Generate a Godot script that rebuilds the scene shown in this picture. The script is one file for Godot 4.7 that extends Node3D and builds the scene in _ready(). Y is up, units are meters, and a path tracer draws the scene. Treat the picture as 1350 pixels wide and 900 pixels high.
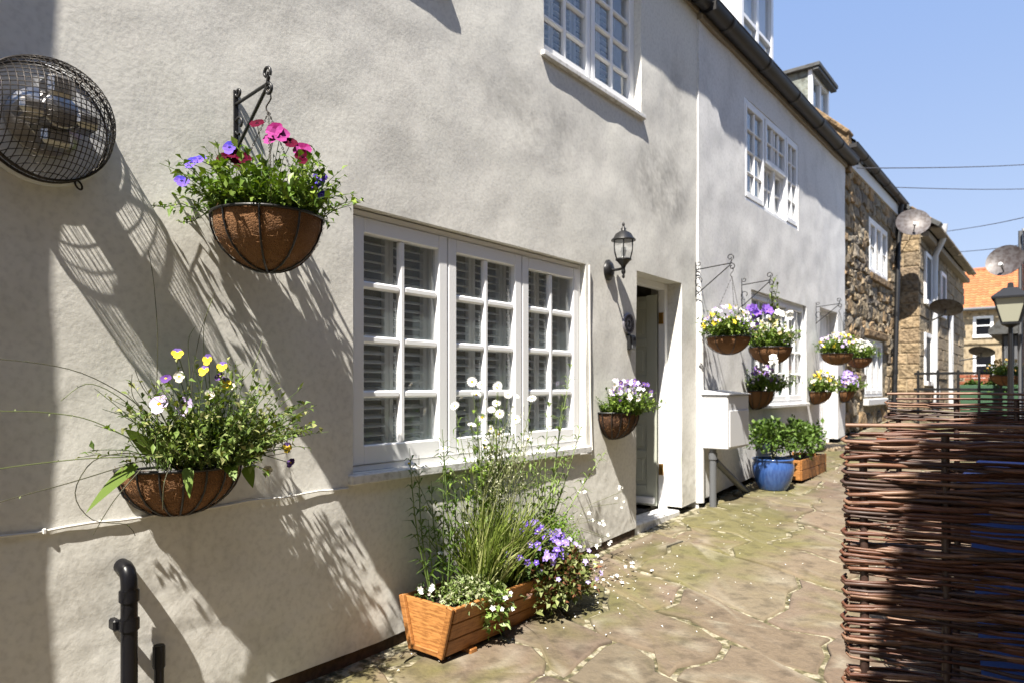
extends Node3D
# Coordinates: x = metres out from the cottage wall, y = up, z = -(metres along the lane).

const SUN := Vector3(-0.19, -1.0, -0.63)
var R := RandomNumberGenerator.new()
var M := {}
var N1 := FastNoiseLite.new()
var N2 := FastNoiseLite.new()
var N3 := FastNoiseLite.new()
var used := {}

# ------------------------------------------------------------------ mesh builder
class MB:
	var v := PackedVector3Array()
	var n := PackedVector3Array()
	var c := PackedColorArray()
	var u := PackedVector2Array()
	var i := PackedInt32Array()
	var col := Color(1, 1, 1)
	func vert(p: Vector3, q: Vector3, t := Vector2.ZERO) -> int:
		v.append(p); n.append(q); c.append(col); u.append(t)
		return v.size() - 1
	func tri(a: Vector3, b: Vector3, d: Vector3) -> void:
		var q := (b - a).cross(d - a).normalized()
		var k := vert(a, q); vert(b, q); vert(d, q)
		i.append_array(PackedInt32Array([k, k + 2, k + 1]))
	func quad(a: Vector3, b: Vector3, d: Vector3, e: Vector3) -> void:
		var q := (b - a).cross(d - a).normalized()
		if q.length() < 0.5: q = (d - a).cross(e - a).normalized()
		var k := vert(a, q, Vector2(0, 1)); vert(b, q, Vector2(1, 1)); vert(d, q, Vector2(1, 0)); vert(e, q, Vector2(0, 0))
		i.append_array(PackedInt32Array([k, k + 2, k + 1, k, k + 3, k + 2]))
	func box(ctr: Vector3, size: Vector3, ch := 0.0, b := Basis.IDENTITY) -> void:
		var h := size * 0.5
		var ax := [b.x, b.y, b.z]
		var hh := [h.x, h.y, h.z]
		ch = min(ch, min(h.x, min(h.y, h.z)) * 0.9)
		var pt := func(sg: Array, k: int) -> Vector3:
			var p := ctr
			for a in 3:
				p += ax[a] * sg[a] * (hh[a] if (a == k or ch == 0.0) else hh[a] - ch)
			return p
		for k in 3:
			var a := (k + 1) % 3
			var d := (k + 2) % 3
			for s in [-1.0, 1.0]:
				var g := []
				for q in [[-1.0, -1.0], [1.0, -1.0], [1.0, 1.0], [-1.0, 1.0]]:
					var sg := [0.0, 0.0, 0.0]
					sg[k] = s; sg[a] = q[0]; sg[d] = q[1]
					g.append(pt.call(sg, k))
				if s > 0: quad(g[0], g[1], g[2], g[3])
				else: quad(g[3], g[2], g[1], g[0])
		if ch <= 0.0: return
		for k in 3:      # edges along axis k
			var a := (k + 1) % 3
			var d := (k + 2) % 3
			for sa in [-1.0, 1.0]:
				for sd in [-1.0, 1.0]:
					var lo := [0.0, 0.0, 0.0]; lo[k] = -1.0; lo[a] = sa; lo[d] = sd
					var hi := [0.0, 0.0, 0.0]; hi[k] = 1.0; hi[a] = sa; hi[d] = sd
					var p0: Vector3 = pt.call(lo, a); var p1: Vector3 = pt.call(hi, a)
					var p2: Vector3 = pt.call(hi, d); var p3: Vector3 = pt.call(lo, d)
					if sa * sd > 0: quad(p0, p3, p2, p1)
					else: quad(p0, p1, p2, p3)
		for sx in [-1.0, 1.0]:
			for sy in [-1.0, 1.0]:
				for sz in [-1.0, 1.0]:
					var sg := [sx, sy, sz]
					var p0: Vector3 = pt.call(sg, 0); var p1: Vector3 = pt.call(sg, 1); var p2: Vector3 = pt.call(sg, 2)
					if sx * sy * sz > 0: tri(p0, p1, p2)
					else: tri(p0, p2, p1)
	# span box between two corners
	func span(a: Vector3, b: Vector3, ch := 0.0) -> void:
		box((a + b) * 0.5, (b - a).abs(), ch)
	func tube(p: Array, r, sides := 6, cap := true) -> void:
		var m := p.size()
		var fr := Vector3.UP
		var t0: Vector3 = (p[1] - p[0]).normalized()
		if abs(t0.dot(fr)) > 0.9: fr = Vector3.RIGHT
		var base := v.size()
		for k in m:
			var t: Vector3 = (p[min(k + 1, m - 1)] - p[max(k - 1, 0)]).normalized()
			fr = (fr - t * fr.dot(t)).normalized()
			var bi := t.cross(fr)
			var rr: float = r[k] if r is Array or r is PackedFloat32Array else r
			for s in sides:
				var an := TAU * s / sides
				var q := fr * cos(an) + bi * sin(an)
				vert(p[k] + q * rr, q, Vector2(float(s) / sides, float(k) / m))
		for k in m - 1:
			for s in sides:
				var a := base + k * sides + s
				var b := base + k * sides + (s + 1) % sides
				i.append_array(PackedInt32Array([a, a + sides, b, b, a + sides, b + sides]))
		if cap:
			for e in [0, m - 1]:
				var q2: Vector3 = (p[0] - p[1]).normalized() if e == 0 else (p[m - 1] - p[m - 2]).normalized()
				var cc := vert(p[e], q2)
				for s in sides:
					var a2 := vert(v[base + e * sides + s], q2)
					var b2 := vert(v[base + e * sides + (s + 1) % sides], q2)
					if e == 0: i.append_array(PackedInt32Array([cc, a2, b2]))
					else: i.append_array(PackedInt32Array([cc, b2, a2]))
	# lathe: profile of Vector2(radius, height) round axis; a0..a1 arc
	func lathe(o: Vector3, b: Basis, prof: Array, segs := 24, a0 := 0.0, a1 := TAU, wob := 0.0, seed_ := 0.0) -> void:
		var base := v.size()
		var m := prof.size()
		for k in m:
			var d: Vector2 = prof[min(k + 1, m - 1)] - prof[max(k - 1, 0)]
			for s in segs + 1:
				var an := a0 + (a1 - a0) * s / segs
				var w := 1.0 + wob * (sin(an * 5.0 + seed_ + k) * 0.5 + sin(an * 11.0 + k * 2.3 + seed_ * 3.0) * 0.5)
				var rad := b.x * cos(an) + b.z * sin(an)
				var q := (rad * d.y - b.y * d.x).normalized()
				vert(o + rad * prof[k].x * w + b.y * prof[k].y, q, Vector2(an / TAU * 3.0, prof[k].y * 3.0))
		for k in m - 1:
			for s in segs:
				var a := base + k * (segs + 1) + s
				var e := a + segs + 1
				i.append_array(PackedInt32Array([a, a + 1, e, e, a + 1, e + 1]))
	func leaf(p: Vector3, d: Vector3, up: Vector3, l: float, w: float, bend := 0.25) -> void:
		var side := d.cross(up)
		if side.length() < 0.01: side = d.cross(Vector3.RIGHT)
		side = side.normalized()
		var q := side.cross(d).normalized()
		var mid := p + d * l * 0.5 + q * l * bend * 0.4
		var tip := p + d * l - q * l * bend * 0.5
		var L := mid - side * w * 0.5 + q * w * 0.18
		var Rr := mid + side * w * 0.5 + q * w * 0.18
		var k := vert(p, q, Vector2(0.5, 0)); vert(L, (q + side * 0.35).normalized(), Vector2(0, 0.5)); vert(mid, q, Vector2(0.5, 0.5)); vert(Rr, (q - side * 0.35).normalized(), Vector2(1, 0.5)); vert(tip, q, Vector2(0.5, 1))
		i.append_array(PackedInt32Array([k, k + 1, k + 2, k, k + 2, k + 3, k + 1, k + 4, k + 2, k + 2, k + 4, k + 3]))
	# long blade bending over
	func blade(p: Array, w: float, sidev: Vector3) -> void:
		var m := p.size()
		var base := v.size()
		for k in m:
			var f := float(k) / (m - 1)
			var ww: float = w * (1.0 - f * f) * (0.55 + minf(f * 3.0, 0.45))
			var t: Vector3 = (p[min(k + 1, m - 1)] - p[max(k - 1, 0)]).normalized()
			var q := t.cross(sidev).normalized()
			vert(p[k] - sidev * ww * 0.5, q); vert(p[k] + sidev * ww * 0.5, q)
		for k in m - 1:
			var a := base + k * 2
			i.append_array(PackedInt32Array([a, a + 1, a + 2, a + 2, a + 1, a + 3]))
	func mesh(off := Vector3.ZERO) -> ArrayMesh:
		var vv := v
		if off != Vector3.ZERO:
			vv = PackedVector3Array(v)
			for k in vv.size(): vv[k] -= off
		var a := []
		a.resize(Mesh.ARRAY_MAX)
		a[Mesh.ARRAY_VERTEX] = vv; a[Mesh.ARRAY_NORMAL] = n; a[Mesh.ARRAY_COLOR] = c; a[Mesh.ARRAY_TEX_UV] = u; a[Mesh.ARRAY_INDEX] = i
		var am := ArrayMesh.new()
		am.add_surface_from_arrays(Mesh.PRIMITIVE_TRIANGLES, a)
		return am

# ------------------------------------------------------------------ scene helpers
func W(x: float, y: float, s: float) -> Vector3: return Vector3(x, y, -s)
func gy(s: float) -> float:
	return -0.04 if s < 2.2 else -0.04 + 0.055 * (min(s, 16.0) - 2.2)
func numbered(called: String) -> String:
	if not used.has(called):
		used[called] = 0
		return called
	used[called] += 1
	return "%s_%03d" % [called, used[called]]
func tag(o: Node, label: String, category: String, group := "") -> void:
	o.set_meta("label", label); o.set_meta("category", category)
	if group != "": o.set_meta("group", group)
func thing(called: String, label: String, category: String, at: Vector3, group := "") -> Node3D:
	var o := Node3D.new()
	o.name = numbered(called); add_child(o); o.position = at
	tag(o, label, category, group)
	return o
# adds a mesh given in WORLD coordinates under parent (whose global position is base)
func part(parent: Node, called: String, mb: MB, mat: Material, base := Vector3.ZERO) -> MeshInstance3D:
	var o := MeshInstance3D.new()
	o.mesh = mb.mesh(base); o.material_override = mat; o.name = called
	parent.add_child(o, true)
	return o
func inst(parent: Node, called: String, mesh: Mesh, mat: Material, x: Transform3D) -> MeshInstance3D:
	var o := MeshInstance3D.new()
	o.mesh = mesh; o.material_override = mat; o.name = called; o.transform = x
	parent.add_child(o, true)
	return o
func structure(called: String, mb: MB, mat: Material, at := Vector3.ZERO) -> MeshInstance3D:
	var o := MeshInstance3D.new()
	o.mesh = mb.mesh(at); o.material_override = mat; o.name = called; o.position = at
	add_child(o, true); o.set_meta("kind", "structure")
	return o
func lin(r: float, g: float, b: float) -> Color: return Color(r, g, b).linear_to_srgb()
func mat(c: Color, rough := 0.7, metal := 0.0, tex: Texture2D = null, nrm: Texture2D = null, scale := 1.0, nscale := 1.0) -> StandardMaterial3D:
	var m := StandardMaterial3D.new()
	m.albedo_color = c; m.roughness = rough; m.metallic = metal
	if tex: m.albedo_texture = tex
	if nrm:
		m.normal_enabled = true; m.normal_texture = nrm; m.normal_scale = nscale
	if tex or nrm:
		m.uv1_triplanar = true; m.uv1_world_triplanar = true; m.uv1_scale = Vector3.ONE * scale
	return m
func vmat(rough := 0.6, back := Color(0, 0, 0), tex: Texture2D = null, nrm: Texture2D = null, scale := 1.0, nscale := 1.0) -> StandardMaterial3D:
	var m := mat(Color(1, 1, 1), rough, 0.0, tex, nrm, scale, nscale)
	m.vertex_color_use_as_albedo = true
	if back.r + back.g + back.b > 0.0:
		m.backlight_enabled = true; m.backlight = back
	return m
func noise_img(freq: float, oct: int, seed_: int, size := 512, type := FastNoiseLite.TYPE_SIMPLEX_SMOOTH) -> Image:
	var f := FastNoiseLite.new()
	f.noise_type = type; f.frequency = freq; f.fractal_octaves = oct; f.seed = seed_; f.fractal_gain = 0.55
	return f.get_seamless_image(size, size)
func nrm_tex(freq: float, oct: int, seed_: int, strength: float, size := 512, type := FastNoiseLite.TYPE_SIMPLEX_SMOOTH) -> ImageTexture:
	var im := noise_img(freq, oct, seed_, size, type)
	im.convert(Image.FORMAT_RGBA8)
	im.bump_map_to_normal_map(strength)
	return ImageTexture.create_from_image(im)
# colour texture from two noises through a gradient of linear colours
func col_tex(freq: float, oct: int, seed_: int, stops: Array, size := 256, stretch := Vector2.ONE) -> ImageTexture:
	var im := noise_img(freq, oct, seed_, size)
	var g := Gradient.new()
	g.offsets = PackedFloat32Array(); g.colors = PackedColorArray()
	var offs := PackedFloat32Array(); var cols := PackedColorArray()
	for s in stops:
		offs.append(s[0]); cols.append(Color(s[1], s[2], s[3]).linear_to_srgb())
	g.offsets = offs; g.colors = cols
	var out := Image.create(size, size, false, Image.FORMAT_RGB8)
	for y in size:
		for x in size:
			out.set_pixel(x, y, g.sample(im.get_pixel(int(x * stretch.x) % size, int(y * stretch.y) % size).r))
	return ImageTexture.create_from_image(out)
func rnd(a: float, b: float) -> float: return R.randf_range(a, b)
func rdir() -> Vector3:
	return Vector3(R.randfn(), R.randfn(), R.randfn()).normalized()

# ------------------------------------------------------------------ materials
func make_materials() -> void:
	var plaster_n := nrm_tex(0.045, 4, 11, 3.0, 512)
	var fine_n := nrm_tex(0.05, 4, 12, 4.0, 512)
	var grit := col_tex(0.06, 4, 5, [[0.0, 0.8, 0.8, 0.8], [0.5, 0.95, 0.95, 0.95], [1.0, 1.0, 1.0, 1.0]], 256)
	M.plaster = vmat(0.9, Color(0, 0, 0), grit, plaster_n, 1.7, 0.13)
	M.plaster2 = vmat(0.9, Color(0, 0, 0), grit, plaster_n, 1.5, 0.09)
	M.white_paint = mat(lin(0.83, 0.84, 0.86), 0.38, 0.0, null, fine_n, 3.0, 0.12)
	M.sill_paint = mat(lin(0.7, 0.7, 0.7), 0.5, 0.0, col_tex(0.03, 4, 21, [[0.0, 0.55, 0.54, 0.52], [0.45, 0.9, 0.9, 0.9], [1.0, 1, 1, 1]]), fine_n, 2.0, 0.3)
	M.shutter = mat(lin(0.62, 0.62, 0.6), 0.45)
	M.glass = mat(Color(0.75, 0.82, 0.85, 0.10), 0.03)
	M.glass.transparency = BaseMaterial3D.TRANSPARENCY_ALPHA
	M.glass.metallic_specular = 0.6
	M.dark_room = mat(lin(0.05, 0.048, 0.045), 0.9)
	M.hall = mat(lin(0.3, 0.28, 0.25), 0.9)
	M.curtain = mat(lin(0.5, 0.52, 0.56), 0.9)
	M.door = mat(lin(0.42, 0.44, 0.38), 0.5, 0.0, null, fine_n, 3.0, 0.1)
	M.brass = mat(lin(0.55, 0.32, 0.1), 0.35, 0.9)
	M.mat_dark = mat(lin(0.03, 0.03, 0.035), 0.95)
	M.black_iron = mat(lin(0.012, 0.012, 0.013), 0.38, 0.0, null, fine_n, 6.0, 0.25)
	M.gutter = mat(lin(0.02, 0.018, 0.018), 0.5, 0.0, null, fine_n, 3.0, 0.2)
	M.black_pipe = mat(lin(0.006, 0.006, 0.008), 0.32)
	M.black_pipe.metallic_specular = 0.35
	M.wire_steel = mat(lin(0.035, 0.03, 0.026), 0.4, 0.6)
	M.chrome = mat(lin(0.42, 0.41, 0.41), 0.3, 1.0, null, fine_n, 4.0, 0.1)
	M.soffit = mat(lin(0.25, 0.21, 0.16), 0.8)
	M.plinth = mat(lin(0.09, 0.055, 0.035), 0.9, 0.0, col_tex(0.04, 4, 31, [[0.0, 0.4, 0.4, 0.4], [1.0, 1, 1, 1]]), fine_n, 2.0, 0.6)
	var coir_t := col_tex(0.12, 4, 41, [[0.2, 0.25, 0.22, 0.2], [0.5, 0.8, 0.8, 0.8], [0.8, 1, 1, 1]], 256, Vector2(1, 4))
	M.coir = mat(lin(0.24, 0.115, 0.045), 0.95, 0.0, coir_t, nrm_tex(0.09, 4, 42, 8.0, 256), 5.0, 0.9)
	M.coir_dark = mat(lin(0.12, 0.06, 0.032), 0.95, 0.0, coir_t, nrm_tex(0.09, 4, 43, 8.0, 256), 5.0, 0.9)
	M.leaf = vmat(0.42, Color(0.6, 0.66, 0.25))
	M.petal = vmat(0.6, Color(0.3, 0.3, 0.3))
	M.petal.metallic_specular = 0.12
	M.leaf.metallic_specular = 0.35
	M.stem = vmat(0.6)
	var stone_t := col_tex(0.018, 5, 51, [[0.15, 0.42, 0.38, 0.32], [0.4, 0.82, 0.78, 0.72], [0.6, 1.0, 0.97, 0.92], [0.85, 0.9, 0.8, 0.66]], 512)
	var flag_t := col_tex(0.011, 8, 54, [[0.15, 0.6, 0.58, 0.54], [0.38, 0.84, 0.82, 0.78], [0.52, 1.0, 0.98, 0.94], [0.66, 0.9, 0.88, 0.84], [0.85, 1.15, 1.1, 1.0]], 1024)
	M.flag = vmat(0.88, Color(0, 0, 0), flag_t, nrm_tex(0.02, 7, 52, 7.0, 1024), 0.57, 0.6)
	M.mortar = mat(lin(0.30, 0.275, 0.21), 0.95, 0.0, col_tex(0.03, 5, 61, [[0.25, 0.16, 0.16, 0.09], [0.45, 0.4, 0.38, 0.26], [0.58, 0.85, 0.84, 0.78], [0.8, 1, 1, 0.95]], 512), nrm_tex(0.05, 5, 62, 8.0, 256), 0.7, 0.8)
	M.rubble = vmat(0.92, Color(0, 0, 0), stone_t, nrm_tex(0.03, 5, 53, 8.0, 256), 0.8, 0.8)
	var wood_t := col_tex(0.02, 4, 71, [[0.25, 0.6, 0.55, 0.5], [0.5, 0.9, 0.88, 0.85], [0.7, 1, 1, 1]], 256, Vector2(1, 8))
	M.wood = []
	for k in 4:
		var w := mat(lin(0.33 + 0.04 * k, 0.14 + 0.022 * k, 0.038 + 0.008 * k), 0.55, 0.0, wood_t, nrm_tex(0.05, 3, 72, 3.0, 256), 1.7, 0.3)
		w.uv1_offset = Vector3(0.13 * k, 0.31 * k, 0.57 * k)
		M.wood.append(w)
	M.soil = mat(lin(0.03, 0.02, 0.014), 1.0, 0.0, null, nrm_tex(0.08, 4, 73, 8.0, 256), 4.0, 1.0)
	M.rod = []
	for k in 6:
		var cc = [[0.12, 0.048, 0.026], [0.08, 0.04, 0.027], [0.15, 0.068, 0.038], [0.22, 0.125, 0.08], [0.06, 0.034, 0.027], [0.105, 0.04, 0.023]][k]
		var w2 := mat(lin(cc[0], cc[1], cc[2]), 0.5, 0.0, wood_t, null, 6.0)
		M.rod.append(w2)
	M.blue_glaze = mat(lin(0.05, 0.115, 0.33), 0.18, 0.0, col_tex(0.03, 3, 81, [[0.3, 0.6, 0.65, 0.75], [0.6, 1, 1, 1]], 128, Vector2(4, 1)), null, 2.0)
	M.blue_glaze.clearcoat_enabled = true; M.blue_glaze.clearcoat = 0.6; M.blue_glaze.clearcoat_roughness = 0.1
	M.blue_plastic = mat(lin(0.045, 0.12, 0.5), 0.4)
	M.terracotta = mat(lin(0.36, 0.12, 0.06), 0.85)
	M.slate = mat(lin(0.075, 0.08, 0.085), 0.6, 0.0, stone_t, null, 1.0)
	M.slate_green = mat(lin(0.2, 0.23, 0.22), 0.7, 0.0, stone_t, nrm_tex(0.03, 4, 91, 5.0, 256), 0.6, 0.5)
	M.tile = vmat(0.85, Color(0, 0, 0), grit, null, 1.0)
	M.brown_stone = mat(lin(0.22, 0.155, 0.09), 0.9, 0.0, stone_t, nrm_tex(0.03, 5, 92, 8.0, 256), 0.7, 0.8)
	M.far_stone = mat(lin(0.36, 0.3, 0.21), 0.9, 0.0, stone_t, null, 0.35)
	M.grey_wall = mat(lin(0.1, 0.1, 0.105), 0.85, 0.0, stone_t, null, 0.6)
	M.brick = mat(lin(0.3, 0.1, 0.055), 0.9, 0.0, stone_t, null, 0.8)
	M.dish = mat(lin(0.1, 0.092, 0.095), 0.5, 0.2, col_tex(0.03, 4, 93, [[0.3, 0.45, 0.36, 0.32], [0.6, 1, 1, 1]]), null, 1.5)
	M.grey_pipe = mat(lin(0.11, 0.115, 0.125), 0.5)
	M.pvc = mat(lin(0.6, 0.61, 0.63), 0.45)
	M.cable = mat(lin(0.66, 0.65, 0.62), 0.6)
	M.pewter = mat(lin(0.27, 0.26, 0.3), 0.42, 0.5, null, fine_n, 6.0, 0.3)
	M.plaque_ink = mat(lin(0.02, 0.018, 0.028), 0.5)
	M.lantern_glass = mat(Color(0.9, 0.92, 0.92, 0.14), 0.06)
	M.lantern_glass.transparency = BaseMaterial3D.TRANSPARENCY_ALPHA
	M.bulb = mat(lin(0.8, 0.8, 0.78), 0.3)
	M.green_paint = mat(lin(0.035, 0.09, 0.045), 0.6)
	M.frosted = mat(lin(0.42, 0.42, 0.33), 0.35)
	M.wire_line = mat(lin(0.05, 0.05, 0.06), 0.6)

# ------------------------------------------------------------------ sky, sun, camera
func make_light() -> void:
	var cam := Camera3D.new()
	cam.name = "camera"
	add_child(cam)
	cam.position = W(2.61, 1.26, 0.0)
	cam.rotation_degrees = Vector3(0, 38.855, 0)
	var near := 0.05
	cam.set_frustum(near * 900.0 / 900.0, Vector2(0, near * 60.0 / 900.0), near, 400.0)
	cam.current = true
	var at := CameraAttributesPhysical.new()
	at.frustum_near = near; at.frustum_far = 400.0
	at.frustum_focal_length = 24.0; at.exposure_aperture = 3.5; at.frustum_focus_distance = 2.75
	cam.attributes = at
	cam.set_frustum(near * 900.0 / 900.0, Vector2(0, near * 60.0 / 900.0), near, 400.0)
	var env := Environment.new()
	env.background_mode = Environment.BG_SKY
	var sky := Sky.new()
	var sm := ProceduralSkyMaterial.new()
	sm.sky_top_color = lin(0.105, 0.168, 0.32)
	sm.sky_horizon_color = lin(0.29, 0.345, 0.42)
	sm.sky_curve = 0.18
	sm.ground_bottom_color = lin(0.07, 0.06, 0.05)
	sm.ground_horizon_color = lin(0.2, 0.24, 0.3)
	sm.sun_angle_max = 0.0
	sm.energy_multiplier = 1.0
	sky.sky_material = sm
	env.sky = sky
	env.tonemap_mode = Environment.TONE_MAPPER_LINEAR
	env.tonemap_exposure = 2.65
	env.ambient_light_source = Environment.AMBIENT_SOURCE_SKY
	env.sdfgi_enabled = true; env.ssao_enabled = true; env.ssil_enabled = true
	var we := WorldEnvironment.new()
	we.name = "world_environment"
	we.environment = env
	add_child(we)
	var sun := DirectionalLight3D.new()
	sun.name = "sun"
	add_child(sun)
	sun.look_at_from_position(Vector3.ZERO, SUN, Vector3.RIGHT)
	sun.light_energy = 1.6
	sun.light_color = Color(1.0, 0.97, 0.92)
	sun.light_angular_distance = 0.55
	sun.shadow_enabled = true

# ------------------------------------------------------------------ walls
# openings: Rect2(s0, y0, ds, dy). x0 = face of the wall; deep = reveal depth.
func wall_sheet(x0: float, s0: float, s1: float, ytop: float, ops: Array, cell: float, deep: float, amp: float, colf: Callable, foot := 0.05) -> MB:
	var mb := MB.new()
	var ss := []; var ys := []
	var grid := func(a: float, b: float, marks: Array) -> Array:
		var out := [a]
		var all := marks.duplicate()
		all.append(b); all.sort()
		for m in all:
			if m <= out[-1] + 0.0001: continue
			var last: float = out[-1]
			var k: int = max(1, int(round((m - last) / cell)))
			for q in k: out.append(last + (m - last) * (q + 1) / k)
		return out
	var ms := []; var my := []
	for o in ops:
		ms.append(o.position.x); ms.append(o.end.x); my.append(o.position.y); my.append(o.end.y)
	ss = grid.call(s0, s1, ms)
	var ylow := 0.02 if s0 < 2.0 else gy(s0) + foot
	ys = grid.call(0.25, ytop, my)
	# rows between the sloping foot and 0.25 come first
	var rows := ys.size() + 8
	var P := PackedVector3Array(); var C := PackedColorArray()
	var ns := ss.size()
	var S := PackedFloat32Array(); var Y := PackedFloat32Array()
	P.resize(ns * rows); C.resize(ns * rows)
	for j in rows:
		for i in ns:
			var s: float = ss[i]
			var y: float
			if j < 8: y = lerpf(gy(s) + foot, max(0.25, gy(s) + foot + 0.02), j / 8.0)
			else: y = max(ys[j - 8], gy(s) + foot + 0.02 + 0.001 * (j - 7))
			var d := amp * (0.0070 * N1.get_noise_2d(s * 100.0, y * 100.0) + 0.0009 * N2.get_noise_2d(s * 100.0, y * 100.0) + 0.00045 * N3.get_noise_2d(s * 100.0, y * 100.0))
			if y < 0.8: d += amp * 0.0032 * max(0.0, N2.get_noise_2d(s * 180.0 + 700.0, y * 180.0)) * (1.0 if y < 0.7 else (0.8 - y) * 10.0)
			P[j * ns + i] = W(x0 + d, y, s)
			C[j * ns + i] = colf.call(s, y)
	var skip := func(i: int, j: int) -> bool:
		var cs: float = (ss[i] + ss[i + 1]) * 0.5
		var cy: float = (P[j * ns + i].y + P[(j + 1) * ns + i].y) * 0.5
		for o in ops:
			if o.has_point(Vector2(cs, cy)): return true
		return false
	var dead := {}
	for j in rows - 1:
		for i in ns - 1:
			if skip.call(i, j): dead[j * ns + i] = true
	for j in rows:
		for i in ns:
			var a := P[j * ns + max(i - 1, 0)]; var b := P[j * ns + min(i + 1, ns - 1)]
			var e := P[max(j - 1, 0) * ns + i]; var f := P[min(j + 1, rows - 1) * ns + i]
			var q := (f - e).cross(a - b)
			q = -q.normalized() if q.x < 0 else q.normalized()
			if q.length() < 0.5: q = Vector3.RIGHT
			mb.v.append(P[j * ns + i]); mb.n.append(q); mb.c.append(C[j * ns + i]); mb.u.append(Vector2.ZERO)
	for j in rows - 1:
		for i in ns - 1:
			if dead.has(j * ns + i): continue
			var k := j * ns + i
			mb.i.append_array(PackedInt32Array([k, k + ns, k + 1, k + 1, k + ns, k + ns + 1]))
			# reveals
			mb.col = C[k]
			var back := Vector3(-deep, 0, 0)
			if i + 1 < ns - 1 and dead.has(k + 1): mb.quad(P[k + 1], P[k + 1 + ns], P[k + 1 + ns] + back, P[k + 1] + back)
			if i > 0 and dead.has(k - 1): mb.quad(P[k], P[k] + back, P[k + ns] + back, P[k + ns])
			if j + 1 < rows - 1 and dead.has(k + ns): mb.quad(P[k + ns], P[k + ns] + back, P[k + ns + 1] + back, P[k + ns + 1])
			if j > 0 and dead.has(k - ns): mb.quad(P[k], P[k + 1], P[k + 1] + back, P[k] + back)
	# inner leaf so that the wall has thickness
	mb.col = colf.call((s0 + s1) * 0.5, 2.0)
	var cs := [s0, s1]; var cy := [-0.3, ytop]
	cs.append_array(ms); cy.append_array(my); cs.sort(); cy.sort()
	for a in cs.size() - 1:
		for b in cy.size() - 1:
			if cs[a + 1] - cs[a] < 0.001 or cy[b + 1] - cy[b] < 0.001: continue
			var c2 := Vector2((cs[a] + cs[a + 1]) * 0.5, (cy[b] + cy[b + 1]) * 0.5)
			var hit := false
			for o in ops:
				if o.has_point(c2): hit = true
			if not hit: mb.quad(W(x0 - deep, cy[b], cs[a]), W(x0 - deep, cy[b + 1], cs[a]), W(x0 - deep, cy[b + 1], cs[a + 1]), W(x0 - deep, cy[b], cs[a + 1]))
	return mb
# closed dark room behind a front wall
func room(parent: Node, base: Vector3, xf: float, xb: float, s0: float, s1: float, y0: float, y1: float, m: Material) -> void:
	var mb := MB.new()
	mb.span(W(xb - 0.1, y0, s0 - 0.1), W(xb, y1, s1 + 0.1))
	mb.span(W(xb, y0 - 0.1, s0), W(xf, y0, s1))
	mb.span(W(xb, y1, s0), W(xf, y1 + 0.1, s1))
	mb.span(W(xb, y0, s0 - 0.1), W(xf, y1, s0))
	mb.span(W(xb, y0, s1), W(xf, y1, s1 + 0.1))
	part(parent, "room", mb, m, base)

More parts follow.
